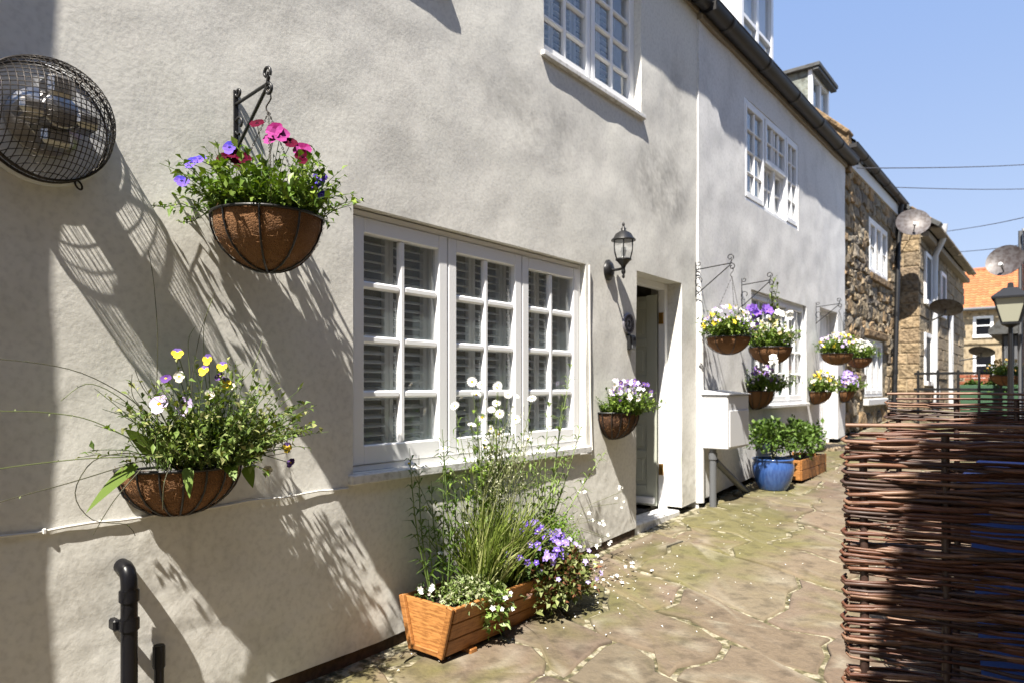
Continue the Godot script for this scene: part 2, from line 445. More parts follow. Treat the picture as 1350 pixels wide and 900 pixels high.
# window: lights = [[s0, s1, cols, rows, y0, y1, dx], ...]
func window(parent: Node, base: Vector3, x: float, s0: float, s1: float, y0: float, y1: float, lights: Array, slats: bool, sillx: float, opt := {}) -> MeshInstance3D:
	var f := MB.new()
	var fw: float = opt.get("frame", 0.03)
	f.span(W(x - 0.075, y0, s0), W(x - 0.002, y1, s0 + fw), 0.003)
	f.span(W(x - 0.075, y0, s1 - fw), W(x - 0.002, y1, s1), 0.003)
	f.span(W(x - 0.077, y1 - fw, s0 + fw), W(x - 0.004, y1, s1 - fw), 0.003)
	f.span(W(x - 0.077, y0, s0 + fw), W(x - 0.004, y0 + fw, s1 - fw), 0.003)
	for k in lights.size() - 1:
		var sm: float = (lights[k][1] + lights[k + 1][0]) * 0.5
		f.span(W(x - 0.076, y0 + fw, sm - 0.016), W(x - 0.018, y1 - fw, sm + 0.016), 0.003)
	var w := part(parent, "window", f, M.white_paint, base)
	var st: float = opt.get("stile", 0.058)
	var bw: float = opt.get("bar", 0.032)
	for L in lights:
		var a: float = L[0]; var b: float = L[1]; var cols: int = L[2]; var rows: int = L[3]
		var lo: float = L[4] if L.size() > 4 else y0 + fw + 0.003
		var hi: float = L[5] if L.size() > 5 else y1 - fw - 0.003
		var dx: float = L[6] if L.size() > 6 else 0.0
		var xx := x + dx
		var sash := MB.new()
		sash.span(W(xx - 0.05, lo, a), W(xx + 0.004, hi, a + st), 0.005)
		sash.span(W(xx - 0.05, lo, b - st), W(xx + 0.004, hi, b), 0.005)
		sash.span(W(xx - 0.049, hi - st * 1.15, a + st), W(xx + 0.003, hi, b - st), 0.005)
		sash.span(W(xx - 0.049, lo, a + st), W(xx + 0.003, lo + st * 1.4, b - st), 0.005)
		part(w, "casement", sash, M.white_paint, base)
		var ia := a + st; var ib := b - st; var il := lo + st * 1.4; var ih := hi - st * 1.15
		var pw := (ib - ia - bw * (cols - 1)) / cols
		var ph := (ih - il - bw * (rows - 1)) / rows
		for k in cols - 1:
			var bs := ia + (k + 1) * pw + k * bw
			var g := MB.new()
			g.span(W(xx - 0.042, il, bs), W(xx - 0.004, ih, bs + bw), 0.009)
			part(w, "glazing_bar", g, M.white_paint, base)
		for k in rows - 1:
			var by := il + (k + 1) * ph + k * bw
			for q in cols:
				var g2 := MB.new()
				var ps := ia + q * (pw + bw)
				g2.span(W(xx - 0.041, by, ps - (0.004 if q > 0 else 0.0)), W(xx - 0.006, by + bw, ps + pw + (0.004 if q < cols - 1 else 0.0)), 0.009)
				part(w, "glazing_bar", g2, M.white_paint, base)
		for k in cols:
			for q in rows:
				var pm := MB.new()
				var ps2 := ia + k * (pw + bw)
				var py := il + q * (ph + bw)
				pm.span(W(xx - 0.031, py - 0.002, ps2 - 0.002), W(xx - 0.028, py + ph + 0.002, ps2 + pw + 0.002))
				var po := part(w, "pane", pm, M.glass, base)
				po.rotation = Vector3(0, 0, 0)
		if slats:
			var xs := x - 0.17
			var mid: float = lerpf(a, b, 0.56)
			for h in [[a + 0.005, mid - 0.002], [mid + 0.002, b - 0.005]]:
				var fr := MB.new()
				fr.span(W(xs - 0.015, il - 0.05, h[0]), W(xs + 0.015, ih + 0.05, h[0] + 0.028), 0.002)
				fr.span(W(xs - 0.015, il - 0.05, h[1] - 0.028), W(xs + 0.015, ih + 0.05, h[1]), 0.002)
				part(w, "shutter_frame", fr, M.shutter, base)
				var sl := MB.new()
				sl.box(Vector3.ZERO, Vector3(0.056, 0.007, h[1] - h[0] - 0.058), 0.003)
				var slm := sl.mesh()
				var cnt := int((ih - il + 0.06) / 0.0475)
				for k in cnt:
					var yy: float = il - 0.01 + k * 0.0475
					inst(w, "slat", slm, M.shutter, Transform3D(Basis(Vector3.BACK, -0.32 + rnd(-0.03, 0.03)), W(xs, yy, (h[0] + h[1]) * 0.5) - base))
	if sillx > 0.0:
		var sl2 := MB.new()
		var ext: float = opt.get("sill_ext", 0.03)
		var th: float = opt.get("sill_th", 0.035)
		sl2.span(W(x - 0.01, y0 - th, s0 - ext), W(sillx, y0 - 0.002, s1 + ext), 0.006)
		part(w, "sill", sl2, M.sill_paint, base)
	return w

func gutter(parent: Node, base: Vector3, x: float, y: float, s0: float, s1: float, r: float, joint: float, first: float) -> void:
	var mb := MB.new()
	var b := Basis(Vector3.RIGHT, Vector3(0, 0, -1), Vector3(0, 1, 0))   # lathe axis along the lane
	mb.lathe(W(x, y, s0), b, [Vector2(r, 0.0), Vector2(r, s1 - s0)], 14, PI, TAU)
	mb.lathe(W(x, y, s0), b, [Vector2(r - 0.008, s1 - s0), Vector2(r - 0.008, 0.0)], 14, PI, TAU)
	mb.span(W(x + r - 0.012, y - 0.001, s0), W(x + r + 0.006, y + 0.014, s1), 0.003)
	mb.span(W(x - r - 0.004, y - 0.001, s0), W(x - r + 0.012, y + 0.018, s1), 0.003)
	for e in [s0, s1]:
		mb.box(W(x, y - r * 0.45, e), Vector3(r * 1.7, r * 0.9, 0.006))
	var g := part(parent, "gutter", mb, M.gutter, base)
	var s := first
	while s < s1:
		var j := MB.new()
		j.lathe(W(x, y, s), b, [Vector2(r - 0.002, 0.0), Vector2(r + 0.009, 0.004), Vector2(r + 0.009, 0.06), Vector2(r - 0.002, 0.064)], 14, PI, TAU)
		part(g, "gutter_joint", j, M.gutter, base)
		s += joint

func _ready() -> void:
	R.seed = 7
	N1.seed = 3; N1.frequency = 0.013; N1.fractal_octaves = 2
	N2.seed = 4; N2.frequency = 0.055; N2.fractal_octaves = 2
	N3.seed = 5; N3.frequency = 0.22; N3.fractal_octaves = 2
	make_light()
	make_materials()
	build_ground()
	build_cottage()
	build_second_house()
	build_stone_house()
	build_sandstone_house()
	build_far_things()
	build_opposite_house()
	build_wall_fittings()
	build_baskets()
	build_planter()
	build_lane_things()
	build_hurdles()

# ------------------------------------------------------------------ ground
func flag_color(x: float, s: float, tone: float) -> Color:
	var m := N1.get_noise_2d(x * 60.0 + 300.0, s * 60.0) + 0.55 * N2.get_noise_2d(x * 70.0, s * 70.0 + 90.0)
	var g := clampf((m + 0.22 - 0.22 * x + 0.25 * exp(-pow(x - 0.5, 2.0) * 4.0)) * 1.7, 0.0, 1.0)
	var a := Color(0.148, 0.122, 0.084).lerp(Color(0.165, 0.118, 0.09), tone)
	if tone > 0.6: a = a.lerp(Color(0.125, 0.1, 0.074), (tone - 0.6) * 1.6)
	var b := Color(0.112, 0.108, 0.034)
	var p := N2.get_noise_2d(x * 120.0 + 40.0, s * 120.0 + 500.0)
	var c := a.lerp(b, g * 0.8) * (0.82 + 0.34 * fposmod(tone * 7.3, 1.0))
	return c.lerp(Color(0.27, 0.25, 0.2), clampf((p - 0.28) * 1.8, 0.0, 0.6))

func build_ground() -> void:
	var g := MB.new()
	var xs := [-60.0, -4.0, 0.0, 3.2, 60.0]
	var ssv := [-40.0, 2.2, 16.0, 30.0, 120.0]
	for a in xs.size() - 1:
		for b in ssv.size() - 1:
			g.quad(W(xs[a], gy(ssv[b]) - 0.04, ssv[b]), W(xs[a + 1], gy(ssv[b]) - 0.04, ssv[b]), W(xs[a + 1], gy(ssv[b + 1]) - 0.04, ssv[b + 1]), W(xs[a], gy(ssv[b + 1]) - 0.04, ssv[b + 1]))
	structure("ground", g, M.mortar)
	var p := MB.new()
	for k in 60:
		var s0 := -2.0 + k * 0.5
		for q in 8:
			var x0 := -0.35 + q * 0.45
			p.quad(W(x0, gy(s0) - 0.015, s0), W(x0 + 0.45, gy(s0) - 0.015, s0), W(x0 + 0.45, gy(s0 + 0.5) - 0.015, s0 + 0.5), W(x0, gy(s0 + 0.5) - 0.015, s0 + 0.5))
	var path := structure("path", p, M.mortar)
	# flagstones in skewed courses
	var area := PackedVector2Array([Vector2(0.13, -0.5), Vector2(3.03, -0.5), Vector2(3.03, 16.0), Vector2(0.05, 16.0), Vector2(0.06, 4.0)])
	var q0 := -1.2
	while q0 < 17.5:
		var dq := rnd(0.42, 0.86)
		var p0 := -0.6 - rnd(0.0, 0.5)
		while p0 < 3.6:
			var dp := rnd(0.5, 1.25)
			var cn := [Vector2(p0, q0), Vector2(p0 + dp, q0), Vector2(p0 + dp, q0 + dq), Vector2(p0, q0 + dq)]
			var polys := []
			if dp > 0.95 and R.randf() < 0.45:
				var f := rnd(0.35, 0.65); var f2 := rnd(0.25, 0.75)
				polys.append([cn[0], Vector2(p0 + dp * f, q0), Vector2(p0 + dp * f2, q0 + dq), cn[3]])
				polys.append([Vector2(p0 + dp * f, q0), cn[1], cn[2], Vector2(p0 + dp * f2, q0 + dq)])
			else: polys.append(cn)
			for po in polys: flagstone(path, po, area)
			p0 += dp
		q0 += dq
	# fallen petals on the paving
	var pm := MB.new()
	for k in 260:
		var x := absf(R.randfn(0.0, 0.75)) + 0.05
		var s := rnd(2.0, 8.5)
		if k < 80:
			x = 0.5 + R.randfn(0.0, 0.22); s = 3.75 + R.randfn(0.0, 0.35)
		if x < 0.03 or x > 2.3: continue
		pm.col = Color(0.75, 0.74, 0.7) if R.randf() < 0.85 else Color(0.6, 0.55, 0.4)
		var an := rnd(0, TAU)
		pm.leaf(W(x, gy(s) + 0.006, s), Vector3(cos(an), rnd(0.0, 0.3), sin(an)).normalized(), Vector3.UP, rnd(0.008, 0.02), rnd(0.006, 0.013), 0.4)
	var o := MeshInstance3D.new()
	o.mesh = pm.mesh(); o.material_override = M.petal; o.name = "fallen_petals"
	add_child(o); tag(o, "small white fallen petals scattered over the mossy paving", "petals"); o.set_meta("kind", "stuff")

func flagstone(path: Node, corners: Array, area: PackedVector2Array) -> void:
	var poly := PackedVector2Array()
	for k in corners.size():
		for t in 5:
			var pq: Vector2 = corners[k].lerp(corners[(k + 1) % corners.size()], t / 5.0)
			var q := Vector2(pq.x - 0.13 * pq.y * 0.4 + 0.2, pq.y - 0.38 * pq.x + 0.4)
			# the same wobble for neighbours that share the edge
			q += Vector2(N2.get_noise_2d(q.x * 55.0, q.y * 55.0), N2.get_noise_2d(q.x * 55.0 + 400.0, q.y * 55.0)) * 0.09
			q += Vector2(N3.get_noise_2d(q.x * 60.0, q.y * 60.0), N3.get_noise_2d(q.x * 60.0 + 400.0, q.y * 60.0)) * 0.016
			poly.append(q)
	for pc in Geometry2D.intersect_polygons(poly, area):
		for ins in Geometry2D.offset_polygon(pc, -rnd(0.006, 0.024), Geometry2D.JOIN_MITER):
			if ins.size() < 3: continue
			var ar := 0.0
			for k in ins.size(): ar += ins[k].cross(ins[(k + 1) % ins.size()]) * 0.5
			if absf(ar) < 0.03: continue
			var ctr := Vector2.ZERO
			for v2 in ins: ctr += v2 / ins.size()
			if Geometry2D.is_polygon_clockwise(ins): ins.reverse()
			var tone := R.randf()
			var lift := rnd(-0.004, 0.006)
			var tx := rnd(-0.006, 0.006); var ts := rnd(-0.006, 0.006)
			var base := W(ctr.x, gy(ctr.y), ctr.y)
			var mb := MB.new()
			var rings := [[1.0, -0.03, 0.0], [1.0, -0.006, 0.0], [1.0, 0.0, 0.014], [0.72, 0.0, 0.0], [0.4, 0.0, 0.0]]
			var m := ins.size()
			for r in rings:
				for v3 in ins:
					var d: Vector2 = v3 - ctr
					var pp: Vector2 = ctr + d * r[0] - d.normalized() * r[2]
					var up: float = lift + tx * (pp.x - ctr.x) + ts * (pp.y - ctr.y) + 0.004 * N2.get_noise_2d(pp.x * 90.0, pp.y * 90.0)
					mb.col = flag_color(pp.x, pp.y, tone)
					var nn := Vector3.UP if r[1] == 0.0 else (Vector3(d.x, 0, -d.y).normalized() + Vector3.UP * (0.8 if r[1] > -0.01 else 0.0)).normalized()
					mb.vert(W(pp.x, gy(pp.y) + r[1] + up, pp.y), nn)
			mb.col = flag_color(ctr.x, ctr.y, tone)
			var cc := mb.vert(W(ctr.x, gy(ctr.y) + lift, ctr.y), Vector3.UP)
			for r2 in rings.size() - 1:
				for k in m:
					var a := r2 * m + k; var b := r2 * m + (k + 1) % m
					mb.i.append_array(PackedInt32Array([a, a + m, b, b, a + m, b + m]))
			for k in m:
				mb.i.append_array(PackedInt32Array([(rings.size() - 1) * m + k, cc, (rings.size() - 1) * m + (k + 1) % m]))
			# keep every face of the top turned upwards
			for k in range(m * 6, mb.i.size(), 3):
				var fa := mb.v[mb.i[k]]; var fb := mb.v[mb.i[k + 1]]; var fc := mb.v[mb.i[k + 2]]
				if (fc - fa).cross(fb - fa).y < 0.0:
					var sw := mb.i[k + 1]
					mb.i[k + 1] = mb.i[k + 2]; mb.i[k + 2] = sw
			var o := part(path, "flagstone", mb, M.flag, base)
			o.position = base

# ------------------------------------------------------------------ white cottage
func blot(s: float, y: float, cs: float, cy: float, rs: float, ry: float) -> float:
	var e := pow((s - cs) / rs, 2.0) + pow((y - cy) / ry, 2.0)
	return clampf(1.3 - e, 0.0, 1.0)
func cottage_col(s: float, y: float) -> Color:
	var c := Color(0.74, 0.73, 0.69)
	var n := 0.5 + 0.5 * N2.get_noise_2d(s * 60.0, y * 60.0) + 0.4 * N3.get_noise_2d(s * 70.0, y * 70.0)
	var d := 0.0
	d = max(d, blot(s, y, 5.25, 2.95, 0.55, 0.38) * clampf(n * 1.1, 0.0, 1.0) * 0.62)
	d = max(d, blot(s, y, 3.5, 2.95, 0.6, 0.3) * clampf(n - 0.2, 0.0, 1.0) * 0.5)
	d = max(d, blot(s, y, 5.55, 3.6, 0.25, 0.7) * clampf(n - 0.15, 0.0, 1.0) * 0.4)
	d = max(d, blot(s, y, 2.6, 3.0, 1.0, 0.18) * clampf(n - 0.35, 0.0, 1.0) * 0.35)
	d = max(d, blot(s, y, 1.27, 0.66, 0.012, 0.13) * clampf(n, 0.0, 1.0) * 0.7)
	if y < gy(s) + 0.25: d = max(d, clampf(n - 0.45, 0.0, 1.0) * 0.55)
	d = max(d, clampf(N1.get_noise_2d(s * 90.0 + 77.0, y * 50.0) * 0.5, 0.0, 0.22) * n)
	return c.lerp(Color(0.17, 0.165, 0.155), d)
func house2_col(s: float, y: float) -> Color:
	var c := Color(0.74, 0.745, 0.755)
	var n := 0.5 + 0.5 * N2.get_noise_2d(s * 40.0 + 50.0, y * 30.0) + 0.3 * N3.get_noise_2d(s * 50.0, y * 50.0)
	var d := clampf((n - 0.42) * 0.5, 0.0, 0.3)
	d = max(d, blot(s, y, 6.9, 2.72, 0.7, 0.22) * clampf(n - 0.1, 0.0, 1.0) * 0.35)
	if y < gy(s) + 0.2: d = max(d, clampf(n - 0.4, 0.0, 1.0) * 0.6)
	return c.lerp(Color(0.3, 0.31, 0.32), d)

func build_cottage() -> void:
	var base := W(0, 0, 3.0)
	var h := thing("cream_cottage", "near cream rendered cottage with shuttered white windows and an open door", "house", base, "terrace houses along the lane")
	var ops := [Rect2(2.04, 0.85, 2.03, 1.275), Rect2(3.57, 3.43, 1.31, 1.0), Rect2(4.80, -1.0, 0.83, 3.175)]
	part(h, "wall", wall_sheet(0.0, 0.25, 5.95, 4.68, ops, 0.022, 0.30, 1.0, cottage_col), M.plaster, base)
	part(h, "wall", wall_sheet(0.0, -8.0, 0.25, 4.68, [], 0.35, 0.30, 1.0, cottage_col), M.plaster, base)
	var pl := MB.new()
	for k in 10:
		var a := -1.0 + k * 0.6
		var b := min(a + 0.6, 4.8)
		if b > a: pl.quad(W(-0.012, gy(a) - 0.06, a), W(-0.012, gy(b) - 0.06, b), W(-0.012, gy(b) + 0.07, b), W(-0.012, gy(a) + 0.07, a))
	part(h, "plinth", pl, M.plinth, base)
	var cb := MB.new()
	cb.col = Color(0.71, 0.69, 0.645)
	cb.span(W(-0.05, -0.1, -1.2), W(0.17, 4.7, 0.27), 0.02)
	part(h, "chimney_breast", cb, M.plaster, base)
	# big window, then the two upper ones
	var wo := {"stile": 0.066, "bar": 0.037, "sill_th": 0.05}
	window(h, base, -0.042, 2.04, 4.07, 0.85, 2.12, [[2.073, 2.718, 2, 4], [2.726, 3.385, 2, 4], [3.393, 4.037, 2, 4]], true, 0.035, wo)
	var uo := {"stile": 0.05, "bar": 0.032, "sill_th": 0.04, "sill_ext": 0.035}
	window(h, base, -0.06, 3.57, 4.88, 3.43, 4.43, [[3.602, 4.215, 2, 4], [4.235, 4.848, 2, 4]], true, 0.03, uo)
	# upper window beyond the top of the picture: its sill throws a shadow on the wall
	var us := MB.new()
	us.span(W(-0.01, 3.39, 1.3), W(0.03, 3.428, 2.69), 0.006)
	part(h, "sill", us, M.sill_paint, base)
	var ub := MB.new()
	ub.span(W(-0.01, 3.428, 1.36), W(0.006, 4.43, 2.65), 0.003)
	part(h, "window_board", ub, M.white_paint, base)
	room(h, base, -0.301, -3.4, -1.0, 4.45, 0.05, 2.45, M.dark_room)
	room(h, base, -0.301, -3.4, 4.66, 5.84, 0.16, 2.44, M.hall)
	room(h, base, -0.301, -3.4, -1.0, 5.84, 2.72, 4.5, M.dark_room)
	# door frame, door, threshold
	var f := MB.new()
	f.span(W(-0.20, 0.17, 4.80), W(-0.135, 2.175, 4.85), 0.004)
	f.span(W(-0.20, 0.17, 5.575), W(-0.135, 2.175, 5.63), 0.004)
	f.span(W(-0.20, 2.12, 4.85), W(-0.136, 2.175, 5.575), 0.004)
	part(h, "door_frame", f, M.white_paint, base)
	var th := MB.new()
	th.span(W(-0.21, 0.05, 4.80), W(-0.015, 0.175, 5.63), 0.012)
	part(h, "threshold", th, M.sill_paint, base)
	var dm := MB.new()
	dm.span(W(-1.1, 0.165, 4.75), W(-0.23, 0.183, 5.45), 0.004)
	part(h, "door_mat", dm, M.mat_dark, base)
	var phi := deg_to_rad(78.0)
	var ex := Vector3(-sin(phi), 0, cos(phi))
	var b := Basis(ex, Vector3.UP, ex.cross(Vector3.UP))
	var hinge := W(-0.205, 0.2, 5.57)
	var at := func(u: float, y: float, dz := 0.0) -> Vector3: return hinge + ex * u + Vector3.UP * y + b.z * dz
	var slab := MB.new()
	slab.box(at.call(0.36, 0.94), Vector3(0.70, 1.86, 0.022), 0.0, b)
	var rows := [0.12, 0.46, 0.79, 1.13, 1.46, 1.80]
	for u in [0.05, 0.36, 0.67]:
		slab.box(at.call(u, 0.94), Vector3(0.095, 1.88, 0.04), 0.004, b)
	for r in rows:
		for u2 in [0.205, 0.515]:
			slab.box(at.call(u2, r if r > 0.2 else 0.09), Vector3(0.215, 0.07 if r > 0.2 else 0.18, 0.039), 0.004, b)
	var door := part(h, "door", slab, M.door, base)
	for k in 5:
		for u3 in [0.205, 0.515]:
			var pn := MB.new()
			pn.box(at.call(u3, (rows[k] + rows[k + 1]) * 0.5 + (0.03 if k == 0 else 0.0)), Vector3(0.16, 0.20, 0.03), 0.008, b)
			part(door, "door_panel", pn, M.door, base)
	var wb := MB.new()
	wb.box(at.call(0.36, 0.05, -0.03), Vector3(0.68, 0.06, 0.03), 0.008, b)
	part(door, "weather_bar", wb, M.white_paint, base)
	for y in [0.28, 1.62]:
		var hg := MB.new()
		hg.span(W(-0.19, y + 0.2, 5.562), W(-0.148, y + 0.30, 5.5745), 0.002)
		part(door, "hinge", hg, M.brass, base)
	# eaves
	var so := MB.new()
	so.span(W(-0.2, 4.681, -8.0), W(0.03, 4.74, 5.95), 0.004)
	part(h, "soffit_board", so, M.soffit, base)
	gutter(h, base, 0.088, 4.76, -8.0, 5.94, 0.072, 1.85, -7.2)
	roof_slab(h, base, 0.14, 4.80, -8.0, 5.94, -3.6, 3.3)
	var bk := MB.new()
	bk.span(W(-3.9, -0.1, -8.0), W(-3.6, 4.7, 5.94))
	part(h, "back_wall", bk, M.far_stone, base)

func roof_slab(h: Node, base: Vector3, x0: float, y0: float, s0: float, s1: float, x1: float, rise: float) -> MeshInstance3D:
	var mb := MB.new()
	var courses := 12
	for k in courses:
		var a := float(k) / courses; var b := float(k + 1) / courses
		var p0 := W(lerpf(x0, x1, a), y0 + rise * a, s0); var p1 := W(lerpf(x0, x1, b), y0 + rise * b, s0)
		var e := Vector3(0, 0, s0 - s1)
		var lift := Vector3(0, 0.03, 0)
		mb.quad(p0 + lift, p0 + lift + e, p1 + e, p1)
		mb.quad(p0, p0 + e, p0 + lift + e, p0 + lift)
	mb.quad(W(x0, y0 - 0.02, s0), W(x1, y0 + rise - 0.02, s0), W(x1, y0 + rise - 0.02, s1), W(x0, y0 - 0.02, s1))
	return part(h, "roof", mb, M.slate, base)

# ------------------------------------------------------------------ second house
func build_second_house() -> void:
	var base := W(0, 0.2, 8.6)
	var h := thing("white_house", "cool white rendered house between the cream cottage and the rubble stone house", "house", base, "terrace houses along the lane")
	var x0 := 0.014
	var ops := [Rect2(7.12, 3.235, 1.88, 1.08), Rect2(7.33, 1.06, 2.02, 1.25), Rect2(9.98, -1.0, 0.97, 3.36)]
	part(h, "wall", wall_sheet(x0, 5.951, 11.40, 4.63, ops, 0.045, 0.3, 1.1, house2_col), M.plaster2, base)
	var en := MB.new()
	en.col = Color(0.74, 0.745, 0.755)
	en.quad(W(-0.3, 0.0, 5.951), W(0.016, 0.0, 5.951), W(0.016, 4.63, 5.951), W(-0.3, 4.63, 5.951))
	en.tube([W(0.005, 0.2, 5.985), W(0.008, 1.0, 5.98), W(0.004, 1.9, 5.99), W(-0.01, 2.5, 5.99)], [0.05, 0.045, 0.04, 0.02], 10)
	part(h, "wall_edge", en, M.plaster2, base)
	var o := {"stile": 0.045, "bar": 0.028, "frame": 0.035, "sill_th": 0.04, "sill_ext": 0.02}
	var w1 := window(h, base, 0.012, 7.12, 9.0, 3.235, 4.315, [[7.156, 7.73, 2, 4], [7.78, 8.50, 3, 2, 3.78, 4.28, 0.0], [7.78, 8.50, 3, 2, 3.272, 3.80, -0.055], [8.54, 8.964, 2, 4]], false, 0.0, o)
	var w2 := window(h, base, -0.02, 7.33, 9.35, 1.06, 2.31, [[7.366, 7.99, 2, 4], [8.02, 8.66, 2, 4], [8.69, 9.315, 2, 4]], false, 0.06, o)
	for q in [[w1, 7.15, 7.6, 3.25, 4.3], [w1, 8.6, 8.97, 3.25, 4.3], [w2, 7.4, 7.9, 1.08, 2.3], [w2, 8.75, 9.0, 1.08, 2.3]]:
		var cu := MB.new()
		var last := Vector3.ZERO
		for k in 25:
			var s: float = lerpf(q[1], q[2], k / 24.0)
			var p := W(-0.16 + 0.02 * sin(k * 1.3), q[3], s)
			if k > 0: cu.quad(last, p, p + Vector3(0, q[4] - q[3], 0), last + Vector3(0, q[4] - q[3], 0))
			last = p
		part(q[0], "curtain", cu, M.curtain, base)
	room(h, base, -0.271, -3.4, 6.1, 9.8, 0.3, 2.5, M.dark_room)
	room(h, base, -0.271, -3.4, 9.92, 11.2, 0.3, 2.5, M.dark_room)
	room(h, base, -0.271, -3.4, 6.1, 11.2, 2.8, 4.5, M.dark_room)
	var f := MB.new()
	f.span(W(-0.18, 0.38, 9.98), W(-0.1, 2.36, 10.03), 0.004); f.span(W(-0.18, 0.38, 10.9), W(-0.1, 2.36, 10.95), 0.004); f.span(W(-0.18, 2.31, 10.03), W(-0.1, 2.36, 10.9), 0.004)
	part(h, "door_frame", f, M.white_paint, base)
	var d := MB.new()
	d.span(W(-0.17, 0.42, 10.03), W(-0.145, 2.31, 10.9))
	var door := part(h, "door", d, M.white_paint, base)
	for k in 6:
		var pk := MB.new()
		var a := 10.035 + k * 0.1445
		pk.span(W(-0.144, 0.43, a), W(-0.125, 2.3, a + 0.138), 0.006)
		part(door, "plank", pk, M.white_paint, base)
	var st := MB.new()
	st.span(W(-0.2, 0.2, 9.99), W(0.2, 0.43, 10.94), 0.015)
	part(h, "doorstep", st, M.far_stone, base)
	var so := MB.new()
	so.span(W(-0.2, 4.631, 5.955), W(0.05, 4.69, 11.40), 0.004)
	part(h, "soffit_board", so, M.soffit, base)
	gutter(h, base, 0.105, 4.755, 5.96, 11.52, 0.088, 1.05, 6.35)
	roof_slab(h, base, 0.14, 4.80, 5.96, 11.38, -3.6, 3.5)
	# dormer above the gutter
	dormer(h, base, -0.35, 8.02, 9.15, 5.15, 6.55, 2, true)
	var bk := MB.new()
	bk.span(W(-3.9, -0.1, 5.96), W(-3.6, 4.7, 11.38))
	part(h, "back_wall", bk, M.far_stone, base)

func dormer(h: Node, base: Vector3, xf: float, s0: float, s1: float, y0: float, y1: float, n: int, white: bool) -> void:
	var bx := MB.new()
	bx.span(W(xf - 1.9, y0, s0), W(xf - 0.06, y1, s0 + 0.06)); bx.span(W(xf - 1.9, y0, s1 - 0.06), W(xf - 0.06, y1, s1)); bx.span(W(xf - 1.9, y0, s0 + 0.06), W(xf - 1.84, y1, s1 - 0.06))
	var dm := part(h, "dormer", bx, M.white_paint if white else M.slate_green, base)
	var fr := MB.new()
	fr.span(W(xf - 0.06, y0, s0 - 0.01), W(xf + 0.005, y1, s0 + 0.07), 0.004)
	fr.span(W(xf - 0.06, y0, s1 - 0.07), W(xf + 0.005, y1, s1 + 0.01), 0.004)
	fr.span(W(xf - 0.06, y1 - 0.1, s0 + 0.07), W(xf + 0.003, y1, s1 - 0.07), 0.004)
	fr.span(W(xf - 0.06, y0, s0 + 0.07), W(xf + 0.03, y0 + 0.08, s1 - 0.07), 0.004)
	for k in n - 1:
		var sm := lerpf(s0, s1, float(k + 1) / n)
		fr.span(W(xf - 0.06, y0 + 0.08, sm - 0.04), W(xf, y1 - 0.1, sm + 0.04), 0.004)
	if white: fr.span(W(xf - 0.058, y0 + 0.55, s0 + 0.07), W(xf - 0.002, y0 + 0.6, s1 - 0.07), 0.004)
	part(dm, "window_frame", fr, M.white_paint, base)
	for k in n:
		var pm := MB.new()
		pm.span(W(xf - 0.04, y0 + 0.08, lerpf(s0, s1, float(k) / n) + 0.05), W(xf - 0.035, y1 - 0.1, lerpf(s0, s1, float(k + 1) / n) - 0.05))
		part(dm, "pane", pm, M.glass, base)
	var inb := MB.new()
	inb.span(W(xf - 0.45, y0, s0 + 0.065), W(xf - 0.4, y1, s1 - 0.065))
	part(dm, "blind", inb, M.curtain, base)
	var rf := MB.new()
	rf.span(W(xf - 2.0, y1 + 0.002, s0 - 0.08), W(xf + 0.14, y1 + 0.07, s1 + 0.08), 0.01)
	rf.span(W(xf + 0.02, y1 - 0.05, s0 - 0.06), W(xf + 0.12, y1 + 0.001, s1 + 0.06), 0.01)
	part(dm, "dormer_roof", rf, M.slate, base)

# ------------------------------------------------------------------ rubble stone house
# one roughly squared stone on a face: o = lower corner, e1 along, e2 up, e3 outward
func rough_stone(e1: Vector3, e2: Vector3, e3: Vector3, o: Vector3, w: float, hgt: float, deep: float, cc: Color, rough := 1.0) -> MB:
	var mb := MB.new()
	mb.col = cc
	var out := []
	var j := 0.12 * rough
	for q in [[0, 0], [0.5, 0], [1, 0], [1, 0.5], [1, 1], [0.5, 1], [0, 1], [0, 0.5]]:
		out.append(Vector2(w * q[0] + (rnd(-j, j) * hgt), hgt * q[1] + rnd(-j, j) * hgt))
	var c := Vector2(w * 0.5, hgt * 0.5)
	var pt := func(p: Vector2, k: float, d: float) -> Vector3:
		var g := c + (p - c) * k
		return o + e1 * g.x + e2 * g.y + e3 * d
	var d0 := deep * rnd(0.6, 1.0)
	var dd := []
	for k in 8: dd.append(d0 + deep * rnd(-0.25, 0.25) * rough)
	for k in 8:
		var a: Vector2 = out[k]; var b: Vector2 = out[(k + 1) % 8]
		mb.quad(pt.call(a, 1.0, -0.02), pt.call(b, 1.0, -0.02), pt.call(b, 0.97, dd[(k + 1) % 8] * 0.6), pt.call(a, 0.97, dd[k] * 0.6))
		mb.quad(pt.call(a, 0.97, dd[k] * 0.6), pt.call(b, 0.97, dd[(k + 1) % 8] * 0.6), pt.call(b, 0.8, dd[(k + 1) % 8]), pt.call(a, 0.8, dd[k]))
		mb.tri(pt.call(a, 0.8, dd[k]), pt.call(b, 0.8, dd[(k + 1) % 8]), pt.call(c, 1.0, d0 * 1.1))
	return mb

func rubble_color() -> Color:
	var t := R.randf()
	if t < 0.4: return Color(0.31, 0.255, 0.18) * rnd(0.75, 1.15)
	if t < 0.65: return Color(0.27, 0.245, 0.205) * rnd(0.75, 1.1)
	if t < 0.85: return Color(0.33, 0.24, 0.145) * rnd(0.8, 1.1)
	return Color(0.17, 0.15, 0.13) * rnd(0.8, 1.2)

